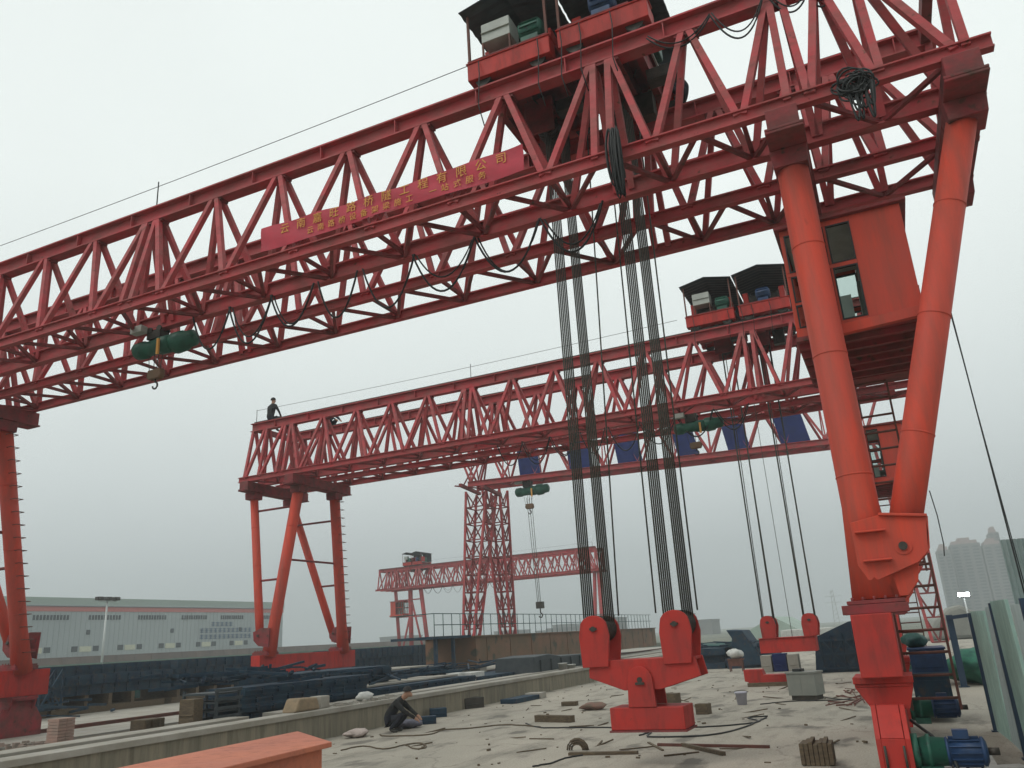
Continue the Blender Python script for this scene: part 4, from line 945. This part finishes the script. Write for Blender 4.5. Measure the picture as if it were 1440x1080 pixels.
# ------------------------------------------------------------------ factory hall far left
F = MB(); F.box(-175, -130, 40, 153, -.4, 12.2)
for k in range(112): F.box(-129.999, -129.94, 40.5 + k, 40.62 + k, .0, 11.08)
F.box(-129.9, -129.6, 40, 153, 12.0, 12.201)
fac = F.build('factory_hall', FACT); tag(fac, 'long pale grey factory hall with a red stripe under its roof at the far left', 'factory')
b = MB(); b.box(-175, -129.8, 39.8, 153.2, 12.202, 13.4); b.build('roof', FROOF, fac)
b = MB(); b.box(-129.998, -129.9, 40, 153.1, 11.1, 11.9); b.build('stripe', FSTR, fac)
def wbox(nm, y0, y1, z0, z1, m, t=.12): q = MB(); q.box(-129.99, -129.99 + t, y0, y1, z0, z1); return q.build(nm, m, fac)
for k in range(10):
    y_ = 62 + k * 9.3
    wbox('window', y_, y_ + 1.1, 4.4, 5.3, DKWIN); wbox('window', y_ + 4.2, y_ + 5.3, 4.4, 5.3, DKWIN); wbox('door', y_ + 1.5, y_ + 3.8, 4.35, 5.25, PALEW)
    if k % 2 == 0: wbox('vent', y_ + 2.6, y_ + 3.3, 7.2, 8.0, DKWIN)
for k in range(9):
    y_ = 60 + k * 10.5; q = MB()
    for j in range(11): q.box(-129.99, -129.87, y_ + j * .62, y_ + j * .62 + .36, 9.7, 10.5)
    q.build('louvre_row', DKWIN, fac)
random.seed(4)
for r_, (y0_, n_, h_) in enumerate(((131, 5, .9), (128, 12, .8), (128, 12, .8))):
    q = MB()
    for j in range(n_):
        yc = y0_ + j * 1.25; zc = 9.0 - r_ * 1.25
        for t_ in range(3): q.box(-129.99, -129.88, yc, yc + .9, zc - t_ * .33, zc - t_ * .33 + .13)
        q.box(-129.99, -129.87, yc + .38, yc + .52, zc - .7, zc + .18)
    q.build('wall_lettering', INK, fac)
b = MB(); b.box(-104.3, -104, 30, 190, -.4, 3.1)
for k in range(54): b.box(-103.999, -103.95, 30 + k * 3, 30.2 + k * 3, -.3, 3.1)
b.box(-104.35, -103.95, 30, 190, 3.102, 3.2)
tag(b.build('site_fence', FBR), 'long brown site fence in front of the factory hall', 'fence')
b = MB(); b.box(-60.2, -60, 30, 120, -.4, 1.9); b.box(-60.25, -59.9, 30, 120, 1.902, 2.0)
tag(b.build('green_hoarding', mat('pale green hoarding', (.16, .24, .19), (.13, .19, .16), .7, .6)), 'pale green hoarding with a white top behind the leftmost panels', 'fence')
# lamp post
lp = at(143, 934, 0, -60.0); lp.z = -.4
top = at(151.5, 846, 0, -60.0)
b = MB(); b.rev((lp.x, lp.y, -.4), (lp.x, lp.y, top.z), [(0, .12), (1, .07)], 12); lpo = b.build('lamp_post', STEELG); tag(lpo, 'tall pale mast with three unlit floodlights before the factory hall', 'lamp post')
b = MB(); b.bar((lp.x, lp.y - .85, top.z + .05), (lp.x, lp.y + .85, top.z + .05), .08, .08); b.build('crossarm', STEELG, lpo)
for k in (-1, 0, 1):
    b = MB(); b.box(lp.x - .2, lp.x + .25, lp.y + k * .8 - .28, lp.y + k * .8 + .28, top.z + .1, top.z + .38); b.build('floodlight', SHEAVE, lpo, bevel=.04)

# ------------------------------------------------------------------ foreground painted beam
b = MB(); A_, B_, C_, D_ = at(419, 1028, 2, .8), at(466.7, 1043, 2, .8), at(311, 1080, 2, .8), at(182, 1080, 2, .8)
dirn = (B_ - C_).normalized(); dirn2 = (A_ - D_).normalized(); C2 = B_ - dirn * 5.2; D2 = A_ - dirn * 5.2
b.quadbox(A_, D2, C2, B_, .05); 
fb = b.build('painted_beam', BOXO, bevel=.008); tag(fb, 'faded orange steel beam with an overhanging top plate in the near left corner', 'steel beam')
lat = (B_ - A_).normalized(); dn = Vector((0, 0, .052))
b = MB(); a2, b2 = A_ - dirn * .12 + lat * .12 - dn, B_ - dirn * .12 - lat * .12 - dn; c2, d2 = C2 - lat * .12 - dn, D2 + lat * .12 - dn
b.quadbox(a2, d2, c2, b2, .72); b.build('web', BOXO, fb, bevel=.006)

# ------------------------------------------------------------------ small things on the deck
def rope_on(name, label, pts_px, r=.011, m=CABLE, z=.012, wig=.02, cat='cable', seed=3):
    random.seed(seed); P_ = [at(x, y, 2, 0) for x, y in pts_px]; out_ = []
    for i in range(len(P_) - 1):
        p0 = P_[max(i - 1, 0)]; p1 = P_[i]; p2 = P_[i + 1]; p3_ = P_[min(i + 2, len(P_) - 1)]
        for k in range(6):
            t = k / 6; q = .5 * ((2 * p1) + (-p0 + p2) * t + (2 * p0 - 5 * p1 + 4 * p2 - p3_) * t * t + (-p0 + 3 * p1 - 3 * p2 + p3_) * t ** 3)
            out_.append((q.x + random.uniform(-wig, wig), q.y + random.uniform(-wig, wig), z))
    out_.append((P_[-1].x, P_[-1].y, z)); b = MB(); b.path(out_, r, 5); return tag(b.build(name, m), label, cat)
rope_on('power_cable', 'brown cable winding over the deck from the crouching person', ((535, 1034), (545, 1036), (600, 1034), (625, 1027), (660, 1025), (710, 1020), (760, 1023)), .014, WOOD)
rope_on('power_cable', 'long dark cable running behind the near hanger box', ((740, 1018), (760, 1024), (800, 1024), (860, 1024), (960, 1024), (1010, 1022), (1055, 1018), (1065, 1014), (1052, 1010), (1080, 1008)), .014)
rope_on('steel_rod', 'dark rope curving from the hanger box to the coiled end', ((900, 1035), (915, 1031), (912, 1037), (960, 1037), (1010, 1033), (1050, 1022), (1078, 1010)), .016)
rope_on('power_cable', 'thin cable leading off the lower edge beside the hose reel', ((750, 1079), (775, 1074), (795, 1067), (820, 1063)), .012)
rope_on('power_cable', 'looped thin brown cable near the painted beam', ((480, 1056), (510, 1050), (540, 1054), (570, 1048), (590, 1046), (598, 1052), (585, 1054), (570, 1049)), .012, WOOD)
rope_on('power_cable', 'thin cables trailing right of the grey cabinet', ((1070, 991), (1110, 987), (1150, 986), (1190, 984), (1215, 976)), .012)
rope_on('power_cable', 'thin cable stretched left of the crane foot', ((1155, 980), (1180, 984), (1213, 985)), .01)
def plank(name, label, pa, pb, w_, h_, m=WOOD, cat='timber'):
    a_, b_ = at(*pa, 2, h_ / 2), at(*pb, 2, h_ / 2); b = MB(); b.bar(a_, b_, w_, h_); return tag(b.build(name, m, bevel=.004), label, cat)
plank('steel_pipe', 'long thin pipe lying to the right below the hanger box', (925, 1047), (1082, 1050), .05, .04, RUNG, 'pipe')
plank('timber_pole', 'dark pole pointing right down from under the hanger box', (960, 1047), (1018, 1060), .06, .05, WOOD, 'pole')
plank('timber_lath', 'thin short lath below the hanger box', (912, 1044), (932, 1055), .04, .02)
plank('timber_plank', 'flat dark plank lying beside the coiled hose', (800, 1060), (897, 1058), .10, .04)
plank('timber_beam', 'short thick timber beam lying left of the hanger box', (755, 1010), (805, 1011), .16, .13)
for k in range(3): pass
b = MB(); bc = at(1153, 1075, 2, 0)
for k in range(7): b.bar((bc.x - .17 + k * .055, bc.y - .15, .13 - .01 * (k % 2)), (bc.x - .16 + k * .052, bc.y + .22, .13 + .01 * (k % 3)), .05, .24 + .02 * (k % 3))
tag(b.build('timber_bundle', WOOD, bevel=.006), 'squat dark bundle of timber offcuts near the right crane foot', 'timber')
def blk(name, label, px, py, w_, d2_, h_, m, cat, rot=0):
    p = at(px, py, 2, 0); b = MB(); b.box(-w_ / 2, w_ / 2, 0, d2_, 0, h_); b.box(-w_ / 2 + .02, w_ / 2 - .02, -.012, -.001, h_ * .35, h_ * .45)
    o = b.build(name, m, bevel=.01); o.location = (p.x, p.y, .002); o.rotation_euler = (0, 0, rot); return tag(o, label, cat)
blk('timber_block', 'small dark wooden block right of the hanger box', 987, 1005, .26, .22, .2, WOOD, 'timber', -.2)
blk('timber_block', 'brown wooden block standing behind the hanger plate', 943, 991, .28, .3, .24, WOOD, 'timber', -.2)
blk('timber_block', 'flat wooden block upper left of the hanger box', 800, 993, .4, .2, .1, WOOD, 'timber', .1)
blk('concrete_block', 'flat concrete slab at the foot of the wall', 750, 983, .5, .5, .16, COPE, 'block', .1)
blk('power_box', 'dark metal box leaning against the foot of the wall', 668, 996, .55, .4, .26, SHEAVE, 'box', .9)
blk('blue_toolbox', 'long blue toolbox beside the crouching person', 598, 1019, .5, .3, .16, BLUEF, 'toolbox', .6)
blk('blue_toolbox', 'second blue box farther along the wall from the crouching person', 617, 1009, .4, .35, .2, BLUEF, 'toolbox', .6)
blk('blue_channel', 'dull blue channel lying along the wall foot', 715, 990, .5, 1.8, .12, BLUEF, 'steel', -.02)
blob('tool_heap', 'heap of pale rags and tools before the crouching person', 'rags', at(570, 1024, 2, 0), (.35, .3, .10), mat('grey violet rags', (.16, .16, .2), (.08, .08, .1), .9, 9, bump=.5), 9)
blob('earth_lump', 'reddish rag heap left of the hanger box', 'rags', at(835, 998, 2, 0), (.3, .3, .09), mat('dull red rag', (.24, .13, .1), (.16, .12, .09), .9, 6, bump=.5), 12)
blob('tar_bag', 'dark crumpled bundle lying at the foot of the wall at far left', 'bag', at(226, 1062, 2, 0) + Vector((0, 0, .1)), (.16, .22, .11), BLUEP, 15)
blob('tar_bag', 'small dark bundle at the wall foot above the painted beam', 'bag', at(284, 1057, 2, 0) + Vector((0, 0, .05)), (.12, .16, .08), BLUEP, 16)
b = MB(); hc = at(812, 1056, 2, 0)
for k in range(8):
    r_ = .09 + k * .012; b.path([(hc.x + r_ * math.cos(t_ * .45), hc.y + .02 * (k % 3), .10 + r_ * .95 * abs(math.sin(t_ * .45)) - .09) for t_ in range(8)], .011, 5)
tag(b.build('hose_coil', WOOD), 'small arched coil of brown hose standing on the deck', 'hose')
# grey cabinet
p = at(1112, 985, 2, 0); b = MB(); b.box(-.02, .62, 0, .5, .1, .56); b.box(-.04, .64, -.02, .52, .561, .60); b.box(.29, .30, -.006, -.001, .14, .5)
go = b.build('power_cabinet', GREYC, bevel=.012); go.location = p; go.rotation_euler = (0, 0, -.28); tag(go, 'grey metal cabinet on a dark base standing on the deck', 'cabinet')
b = MB(); b.box(.02, .58, .04, .46, .0, .099); b.build('base', SHEAVE, go); b = MB(); b.box(.1, .3, .1, .3, .602, .66); b.build('lid_handle', CABLE, go)
# plastic bucket, stool with white bag
p = at(1044, 991, 2, 0); b = MB(); b.rev(p, p + Vector((0, 0, .27)), [(0, .10), (.88, .13), (.89, .145), (1, .145)], 20); bk = b.build('bucket', mat('lilac white plastic', (.42, .42, .47), (.36, .35, .42), .5, 4)); tag(bk, 'pale lilac plastic bucket standing left of the grey cabinet', 'bucket')
b = MB(); b.path([(p.x - .145, p.y, .25)] + [(p.x - .145 * math.cos(t_ * .4), p.y - .03, .27 + .03 * math.sin(t_ * .4)) for t_ in range(1, 8)] + [(p.x + .145, p.y, .25)], .006, 5); b.build('handle', CABLE, bk)
p = at(1037, 944, 2, 0); b = MB(); b.box(p.x - .3, p.x + .3, p.y - .2, p.y + .2, .42, .47); b.box(p.x - .28, p.x + .28, p.y - .19, p.y - .17, .2, .42)
so_ = b.build('stool', mat('dull brown timber', (.16, .07, .05), (.1, .05, .04), .8, 6)); tag(so_, 'brown four legged stool standing at the far end of the deck', 'stool')
for sx_ in (-.26, .22):
    for sy_ in (-.17, .13): b = MB(); b.box(p.x + sx_, p.x + sx_ + .04, p.y + sy_, p.y + sy_ + .04, 0, .419); b.build('leg', RUNG, so_)
blob('plastic_bag', 'bulging white bag sitting on the brown stool', 'bag', (p.x, p.y, .47), (.3, .24, .2), WHITE, 22)
# red base casting and concrete blocks below the second lifting beam
b = MB(); b.prism([(-4.35, .02), (-4.35, .12), (-4.45, .14), (-4.45, .45), (-3.95, .45), (-3.9, .30), (-3.25, .30), (-3.25, .02)], 25.1, 25.6)
tag(b.build('red_base', BRIGHT, bevel=.01), 'stepped red steel casting lying on the deck left of the grey cabinet', 'steel part')
b = MB(); b.box(-4.35, -3.2, 24.9, 25.08, .002, .1); tag(b.build('timber_beam', WOOD), 'timber under the stepped red casting', 'timber')
for k, (x_, m_) in enumerate(((-5.05, COPE), (-4.62, BLUEP), (-4.1, COPE))):
    b = MB(); b.box(x_, x_ + (.38 if k != 1 else .48), 32.3, 32.9, .002, .58 if k != 1 else .62); b.box(x_ + .05, x_ + .3, 32.28, 32.299, .2, .25)
    tag(b.build('block', m_, bevel=.02), ['concrete block left under the second lifting beam', 'dark blue drum between the two concrete blocks', 'concrete block right under the second lifting beam'][k], 'block')

# ------------------------------------------------------------------ far end of the deck
G3 = 'dark blue steel panels at the far end of the deck'
stack(-9.2, -7.2, 36.6, 38.6, -.05, (.3, .3, .28), 'of the pile right of the near pulley block', G3)
stack(-7.0, -5.1, 36.0, 38.0, -.05, (.24, .22, .2), 'of the pile behind the stool', G3)
def tilted(name, label, a_, b_, w_, h_, m, cat='steel'):
    q = MB(); q.ibeam(a_, b_, w_, h_, .05); 
    A2, B2 = Vector(a_), Vector(b_)
    for k in range(1, 5): c_ = A2.lerp(B2, k / 5); q.box(c_.x - w_ / 2, c_.x + w_ / 2, c_.y - .03, c_.y + .03, c_.z - h_ / 2 + .05, c_.z + h_ / 2 - .05)
    return tag(q.build(name, m), label, cat)
q = MB(); q.prism([(-6.85, 1.55), (-6.2, 1.5), (-5.4, .1), (-6.3, .1), (-6.45, .75), (-6.75, .9), (-6.65, 1.2)], 35.9, 37.9)
tag(q.build('steel_form', BLUEF, bevel=.03), 'dark blue steel form leaning on its side behind the stool', 'formwork')
blob('tarpaulin_heap', 'green tarpaulin heap left of the leaning blue form', 'tarpaulin', (-8.2, 39.5, .0), (1.5, 1.3, .55), TARP, 31)
blob('netting_heap', 'bright green netting spread over the heap behind the stool', 'netting', (-7.0, 40.5, .3), (1.4, 1.0, .42), NETG, 33)
# big dark formwork beam right of second lifting beam
q = MB(); pr = [(-3.0, .0), (-2.85, 1.15), (-2.6, 1.25), (-1.7, 1.6), (-.6, 1.7), (-.6, .0)]
q.prism(pr, 30.5, 38)
for k in range(6):
    x_ = -2.75 + k * .36; q.box(x_, x_ + .04, 30.42, 30.499, .05, 1.15 + k * .07)
for z_ in (.1, .55, 1.0): q.box(-2.92, -.62, 30.38, 30.419, z_, z_ + .06)
for k in range(3):
    q.bar((-2.6 + k * .7, 30.36, .15), (-2.0 + k * .7, 30.36, 1.0), .04, .03); q.bar((-2.0 + k * .7, 30.33, .15), (-2.6 + k * .7, 30.33, 1.0), .04, .03)
tag(q.build('beam_formwork', BLUEF), 'tall dark blue beam formwork with cross braces left of the right crane leg', 'formwork')
# tents and far low buildings
q = MB(); q.prism([(-13.4, -.4), (-13.4, 1.0), (-10.6, 2.35), (-8.3, 1.0), (-8.3, -.4)], 78, 92); tag(q.build('tent', mat('pale green tent sheet', (.34, .42, .36), (.28, .34, .3), .7, .5)), 'pale green tent roof behind the second lifting beam', 'tent')
q = MB(); q.box(-9.6, -5.5, 74, 78, -.4, 1.15)
for k in range(20): q.box(-9.5 + k * .2, -9.42 + k * .2, 73.93, 73.999, -.2, 1.1)
tag(q.build('white_shed', WHITE), 'low whitish shed seen through the second lifting beam', 'shed')
random.seed(12)
for k in range(9):
    x_ = -150 + k * 17 + random.uniform(-4, 4); h_ = random.uniform(3, 8); w_ = random.uniform(8, 15); y_ = random.uniform(300, 380)
    q = MB(); q.box(x_ - 60, x_ - 60 + w_, y_, y_ + 15, -.4, h_); q.box(x_ - 60.2, x_ - 59.8 + w_, y_ - .2, y_ + 15.2, h_ + .002, h_ + .5)
    for j in range(int(w_ / 2.5)): q.box(x_ - 59.2 + j * 2.5, x_ - 58 + j * 2.5, y_ - .1, y_ - .001, h_ * .4, h_ * .6)
    tag(q.build('far_building', TOWR), 'low hazy building on the skyline, ' + ['far left behind the second crane', 'second from the left', 'third from the left', 'fourth from the left', 'fifth from the left', 'sixth from the left', 'seventh from the left', 'eighth from the left', 'rightmost of the low row'][k], 'building', 'low hazy buildings on the skyline')
# far mast
pm = at(1178, 880, 1, 150)
q = MB()
for dx_ in (-.5, .5): q.bar((pm.x + dx_, 150, -.4), (pm.x + dx_ * .3, 150, 6.6), .09, .09)
for k in range(9): z_ = k * .75; q.bar((pm.x - .5 + z_ * .05, 150, z_), (pm.x + .5 - z_ * .05, 150, z_ + .75), .06, .06)
for z_ in (4.6, 5.6): q.bar((pm.x - 1.3, 150, z_), (pm.x + 1.3, 150, z_), .06, .06)
tag(q.build('power_pylon', STEELG), 'faint lattice power pylon left of the near right leg', 'pylon')
# hill of grey spoil behind the ladder
q = MB(); q.prism([(1.2, -.3), (2.2, 1.2), (3.4, 2.1), (4.2, 2.3), (6.5, .8), (7.5, -.3)], 74, 80); tag(q.build('spoil_heap', mat('grey spoil', (.26, .26, .23), (.2, .2, .18), .9, .7, bump=.5), bevel=.3), 'grey spoil heap behind the lower ladder', 'heap')
# city towers
def tower(label, x0, x1, y, h, d=16, parapet=True, steps=None):
    q = MB(); q.box(x0, x1, y, y + d, -.4, h); o = q.build('apartment_tower', TOWR); tag(o, label, 'tower block', 'hazy apartment towers at the right')
    q = MB(); n_ = int(h / 1.5)
    bays = max(2, int((x1 - x0) / 4))
    for k in range(1, n_):
        for j in range(bays):
            bx = x0 + (x1 - x0) * (j + .18) / bays; q.box(bx, bx + (x1 - x0) / bays * .62, y - .12, y - .002, k * 1.5, k * 1.5 + .75)
    w_ = q.build('window', TOWW, o); w_['kind'] = 'stuff'
    q = MB(); q.box(x0 + 1, x1 - 1, y + 1, y + d - 1, h + .002, h + 1.6); q.box(x0 + (x1 - x0) * .3, x0 + (x1 - x0) * .7, y + 2, y + d - 2, h + 1.602, h + 3); q.build('parapet', TOWT, o)
    return o
tower('leftmost hazy tower block, the lowest of the row', 20.5, 26.5, 446, 31.0)
tower('wide hazy tower block above the lit floodlight', 27, 40, 452, 33.5)
tower('hazy tower block right of the widest one', 40.6, 49, 450, 32)
tower('narrow taller hazy tower rising above the others', 46.6, 50.8, 470, 39)
tower('rightmost hazy tower block at the picture edge', 51.5, 66, 448, 30.5)
# lit floodlight on a pole
fp = at(1355, 836, 1, 60)
q = MB(); q.rev((fp.x, 60.1, -.4), (fp.x, 60.1, fp.z - .02), [(0, .06), (1, .045)], 10); fo = q.build('floodlight_pole', STEELG); tag(fo, 'thin pole with a brightly lit white floodlight before the towers', 'lamp post')
q = MB(); q.box(fp.x - .36, fp.x + .36, 60.02, 60.16, fp.z - .14, fp.z + .14); q.build('lamp_housing', SHEAVE, fo); q = MB(); q.box(fp.x - .32, fp.x + .32, 60.0, 60.018, fp.z - .11, fp.z + .11); q.build('lamp_face', LAMP, fo)

# ------------------------------------------------------------------ right edge: equipment and hoarding
def eqbox(name, label, x0, x1, y0, y1, z0, z1, m):
    b = MB(); b.box(x0, x1, y0, y1, z0, z1); b.box(x0 - .02, x1 + .02, y0 - .02, y1 + .02, z1 + .001, z1 + .03); b.box(x0 + .05, x1 - .05, y0 - .012, y0 - .001, z0 + .08, z1 - .08); return tag(b.build(name, m, bevel=.01), label, 'machine')
eqbox('blue_generator', 'dark blue generator box behind the lower ladder, upper one of two', -.02, .52, 15.6, 16.6, .74, 1.1, BLUEM)
eqbox('blue_generator', 'dark blue generator box behind the lower ladder, lower one of two', -.05, .50, 15.4, 16.7, .12, .72, BLUEF)
blob('tarpaulin_heap', 'small dark green bundle on top of the blue generator', 'tarpaulin', (.1, 16.2, 1.13), (.2, .25, .13), TARP, 41)
boards('timber_boards', 'loose boards lying on the ground by the near motor', -.1, .65, 10.6, 12.0, .01, WHITE)
for k, (x_, y_, w_) in enumerate(((.12, 10.35, .5), (.62, 10.9, .45), (.3, 9.9, .6))):
    q = MB(); q.box(-w_ / 2, w_ / 2, -.16, .16, 0, .018); q.box(-w_ / 2 + .05, w_ / 2 + .07, -.1, .12, .019, .03); o = q.build('pale_board', WHITE); o.location = (x_, y_, .004); o.rotation_euler = (0, 0, k * .7 - .4)
    tag(o, ['pale board lying between the two blue motors', 'pale board lying right of the near blue motor', 'pale board lying just behind the near green reducer'][k], 'board')
# corrugated hoarding
def corr(label, x0, y0, x1, y1, z0, z1, m, lean=0, n_=14):
    a_, b_ = Vector((x0, y0, 0)), Vector((x1, y1, 0)); dv = (b_ - a_); nn = Vector((-dv.y, dv.x, 0)).normalized(); q = MB(); V = []
    for i in range(n_ * 2 + 1):
        t = i / (n_ * 2); off = nn * (.02 if (i // 1) % 2 else -.02)
        V += [a_ + dv * t + off + Vector((0, 0, z0)), a_ + dv * t + off + nn * lean + Vector((0, 0, z1))]
    q.add(V, [(2 * i, 2 * i + 2, 2 * i + 3, 2 * i + 1) for i in range(n_ * 2)]); o = q.build('hoarding_sheet', m, fix=False); s3 = o.modifiers.new('t', 'SOLIDIFY'); s3.thickness = .006
    return tag(o, label, 'fence sheet', 'corrugated hoarding sheets at the right edge')
def post(label, x, y, z1, w_=.07):
    q = MB(); q.box(x - w_ / 2, x + w_ / 2, y - w_ / 2, y + w_ / 2, 0, z1); q.box(x - w_ * .8, x + w_ * .8, y - w_ * .8, y + w_ * .8, .001, .02); return tag(q.build('fence_post', POSTB), label, 'fence post', 'dark posts of the hoarding')
post('dark fence post nearest the ladder, farthest back', 1.0, 22.5, 1.62, .14)
post('dark fence post second from the ladder', .92, 14.2, 1.64, .08)
post('dark fence post in the middle of the pale green sheets', 1.0, 11.6, 1.74, .07)
post('dark fence post nearest the camera at the picture edge', 1.08, 9.4, 1.75, .06)
corr('pale green corrugated sheet right of the second dark post', .94, 14.1, 1.0, 12.9, .02, 1.66, SHEETG)
corr('grey green corrugated sheet between the green sheets', 1.0, 12.85, 1.02, 11.7, .02, 1.7, SHEETD, .04)
corr('pale green sheet just before the middle post', 1.03, 11.5, 1.07, 10.4, .02, 1.76, SHEETG, -.03)
corr('corrugated sheet nearest the camera', 1.08, 10.3, 1.12, 8.6, .02, 1.7, SHEETD)
corr('tall grey green sheet standing behind the others at the picture edge', 1.52, 14.2, 2.5, 14.6, .02, 2.66, SHEETD, .0)
b = MB(); b.bar((.95, 22.4, 1.55), (1.5, 21.6, 1.6), .05, .08); tag(b.build('fence_rail', POSTB), 'short dark rail joining the far fence post', 'rail')
blob('green_netting', 'green netting heaped on the ground beyond the fence gap', 'netting', (1.5, 23.6, 0), (.75, 1.2, .45), NETG, 51)
# slack cables at the right
b = MB(); b.path(sag((1.3, 11.5, 6.2), at(1442, 840, 1, 10.5), -.02, 12), .009, 5); b.path(sag((1.28, 11.45, 6.2), at(1446, 842, 1, 10.5), .06, 12), .006, 5); tag(b.build('hanging_cable', CABLE), 'slack black cables slanting down from the cab to the right edge', 'cable')
b = MB(); b.path([at(1307, 690, 1, 11.8), at(1318, 725, 1, 11.8), at(1327, 765, 1, 11.8), at(1328, 782, 1, 11.8)], .007, 5); tag(b.build('hanging_cable', CABLE), 'short thin cable hanging right of the knee joint', 'cable')
b = MB(); b.path([(-.12, 9.9, .62), (.05, 9.62, .5), (.2, 9.5, .3), (.25, 9.3, .1), (.4, 9.2, .02), (.7, 9.4, .02), (.9, 9.9, .02)], .016, 6); tag(b.build('motor_cable', CABLE), 'thick black cable from the near bogie over the motor', 'cable')

def tangle(name, label, x0, x1, y0, y1, z, n_, ln, r, m, seed, hz_=.35):
    random.seed(seed); b = MB()
    for k in range(n_):
        c = Vector((random.uniform(x0, x1), random.uniform(y0, y1), z + random.uniform(.01, hz_))); a_ = random.gauss(1.57, .7); l_ = random.uniform(.4, 1) * ln
        dv = Vector((math.cos(a_), math.sin(a_), random.uniform(-.12, .12))) * l_ / 2
        b.bar(c - dv, c + dv, r * random.uniform(.7, 1.8), r * random.uniform(.7, 1.5))
    return tag(b.build(name, m), label, 'scrap steel', kind='stuff')
tangle('steel_scrap', 'tangle of blue bars heaped over the piles before the second crane foot', -16.2, -13.3, 14.3, 19.0, 1.06, 60, 1.5, .05, BLUEF, 61)
tangle('steel_scrap', 'tangle of dark bars on the far left pavement', -28.5, -25.5, 15.5, 21.5, .1, 50, 1.8, .06, BLUEF, 62, .5)
tangle('steel_scrap', 'loose blue bars on the flat piles right of the second crane foot', -18, -13.6, 20.5, 32, .72, 60, 2.2, .05, BLUEF, 63, .25)
tangle('steel_scrap', 'loose rusty rods on the deck left of the near right leg', -1.6, -.6, 18.5, 22, .0, 30, 1.0, .02, RUNG, 64, .1)
tangle('steel_scrap', 'scattered thin sticks and rods on the deck', -9.5, -1, 11.5, 26, .0, 45, .7, .018, WOOD, 65, .012)
tangle('steel_scrap', 'loose dark bars on the panels at the far end of the deck', -9, -5.2, 36, 38.5, .75, 40, 1.6, .05, BLUEF, 66, .3)
for k, pts_ in enumerate((((.25, 9.85, .25), (.45, 9.6, .05), (.75, 9.5, .02), (1.05, 9.9, .02), (1.0, 10.8, .02)), ((.4, 10.02, .3), (.5, 9.9, .02), (.62, 9.35, .02), (.45, 8.9, .02)), ((.55, 10.3, .02), (.3, 10.6, .02), (.5, 11.2, .02), (.8, 11.0, .02), (.6, 10.5, .02)))):
    b = MB(); b.path(pts_, .012, 6); tag(b.build('motor_cable', CABLE), ['black cable looping right of the near blue motor', 'black cable trailing from under the near blue motor', 'black cable coiled on the ground between the motors'][k], 'cable')

# ------------------------------------------------------------------ haze
hz = MB(); hz.box(-560, 420, -40, 640, -1.6, 62)
ho = hz.build('haze', mat('haze air', (1, 1, 1))); tag(ho, kind='stuff')
hm = ho.data.materials[0]; hn = hm.node_tree; hn.nodes.clear(); ho_ = hn.nodes.new('ShaderNodeOutputMaterial'); hv = hn.nodes.new('ShaderNodeVolumePrincipled')
hv.inputs['Color'].default_value = (.72, .77, .79, 1); hv.inputs['Density'].default_value = .0015; hv.inputs['Anisotropy'].default_value = .1
hn.links.new(hv.outputs[0], ho_.inputs['Volume'])
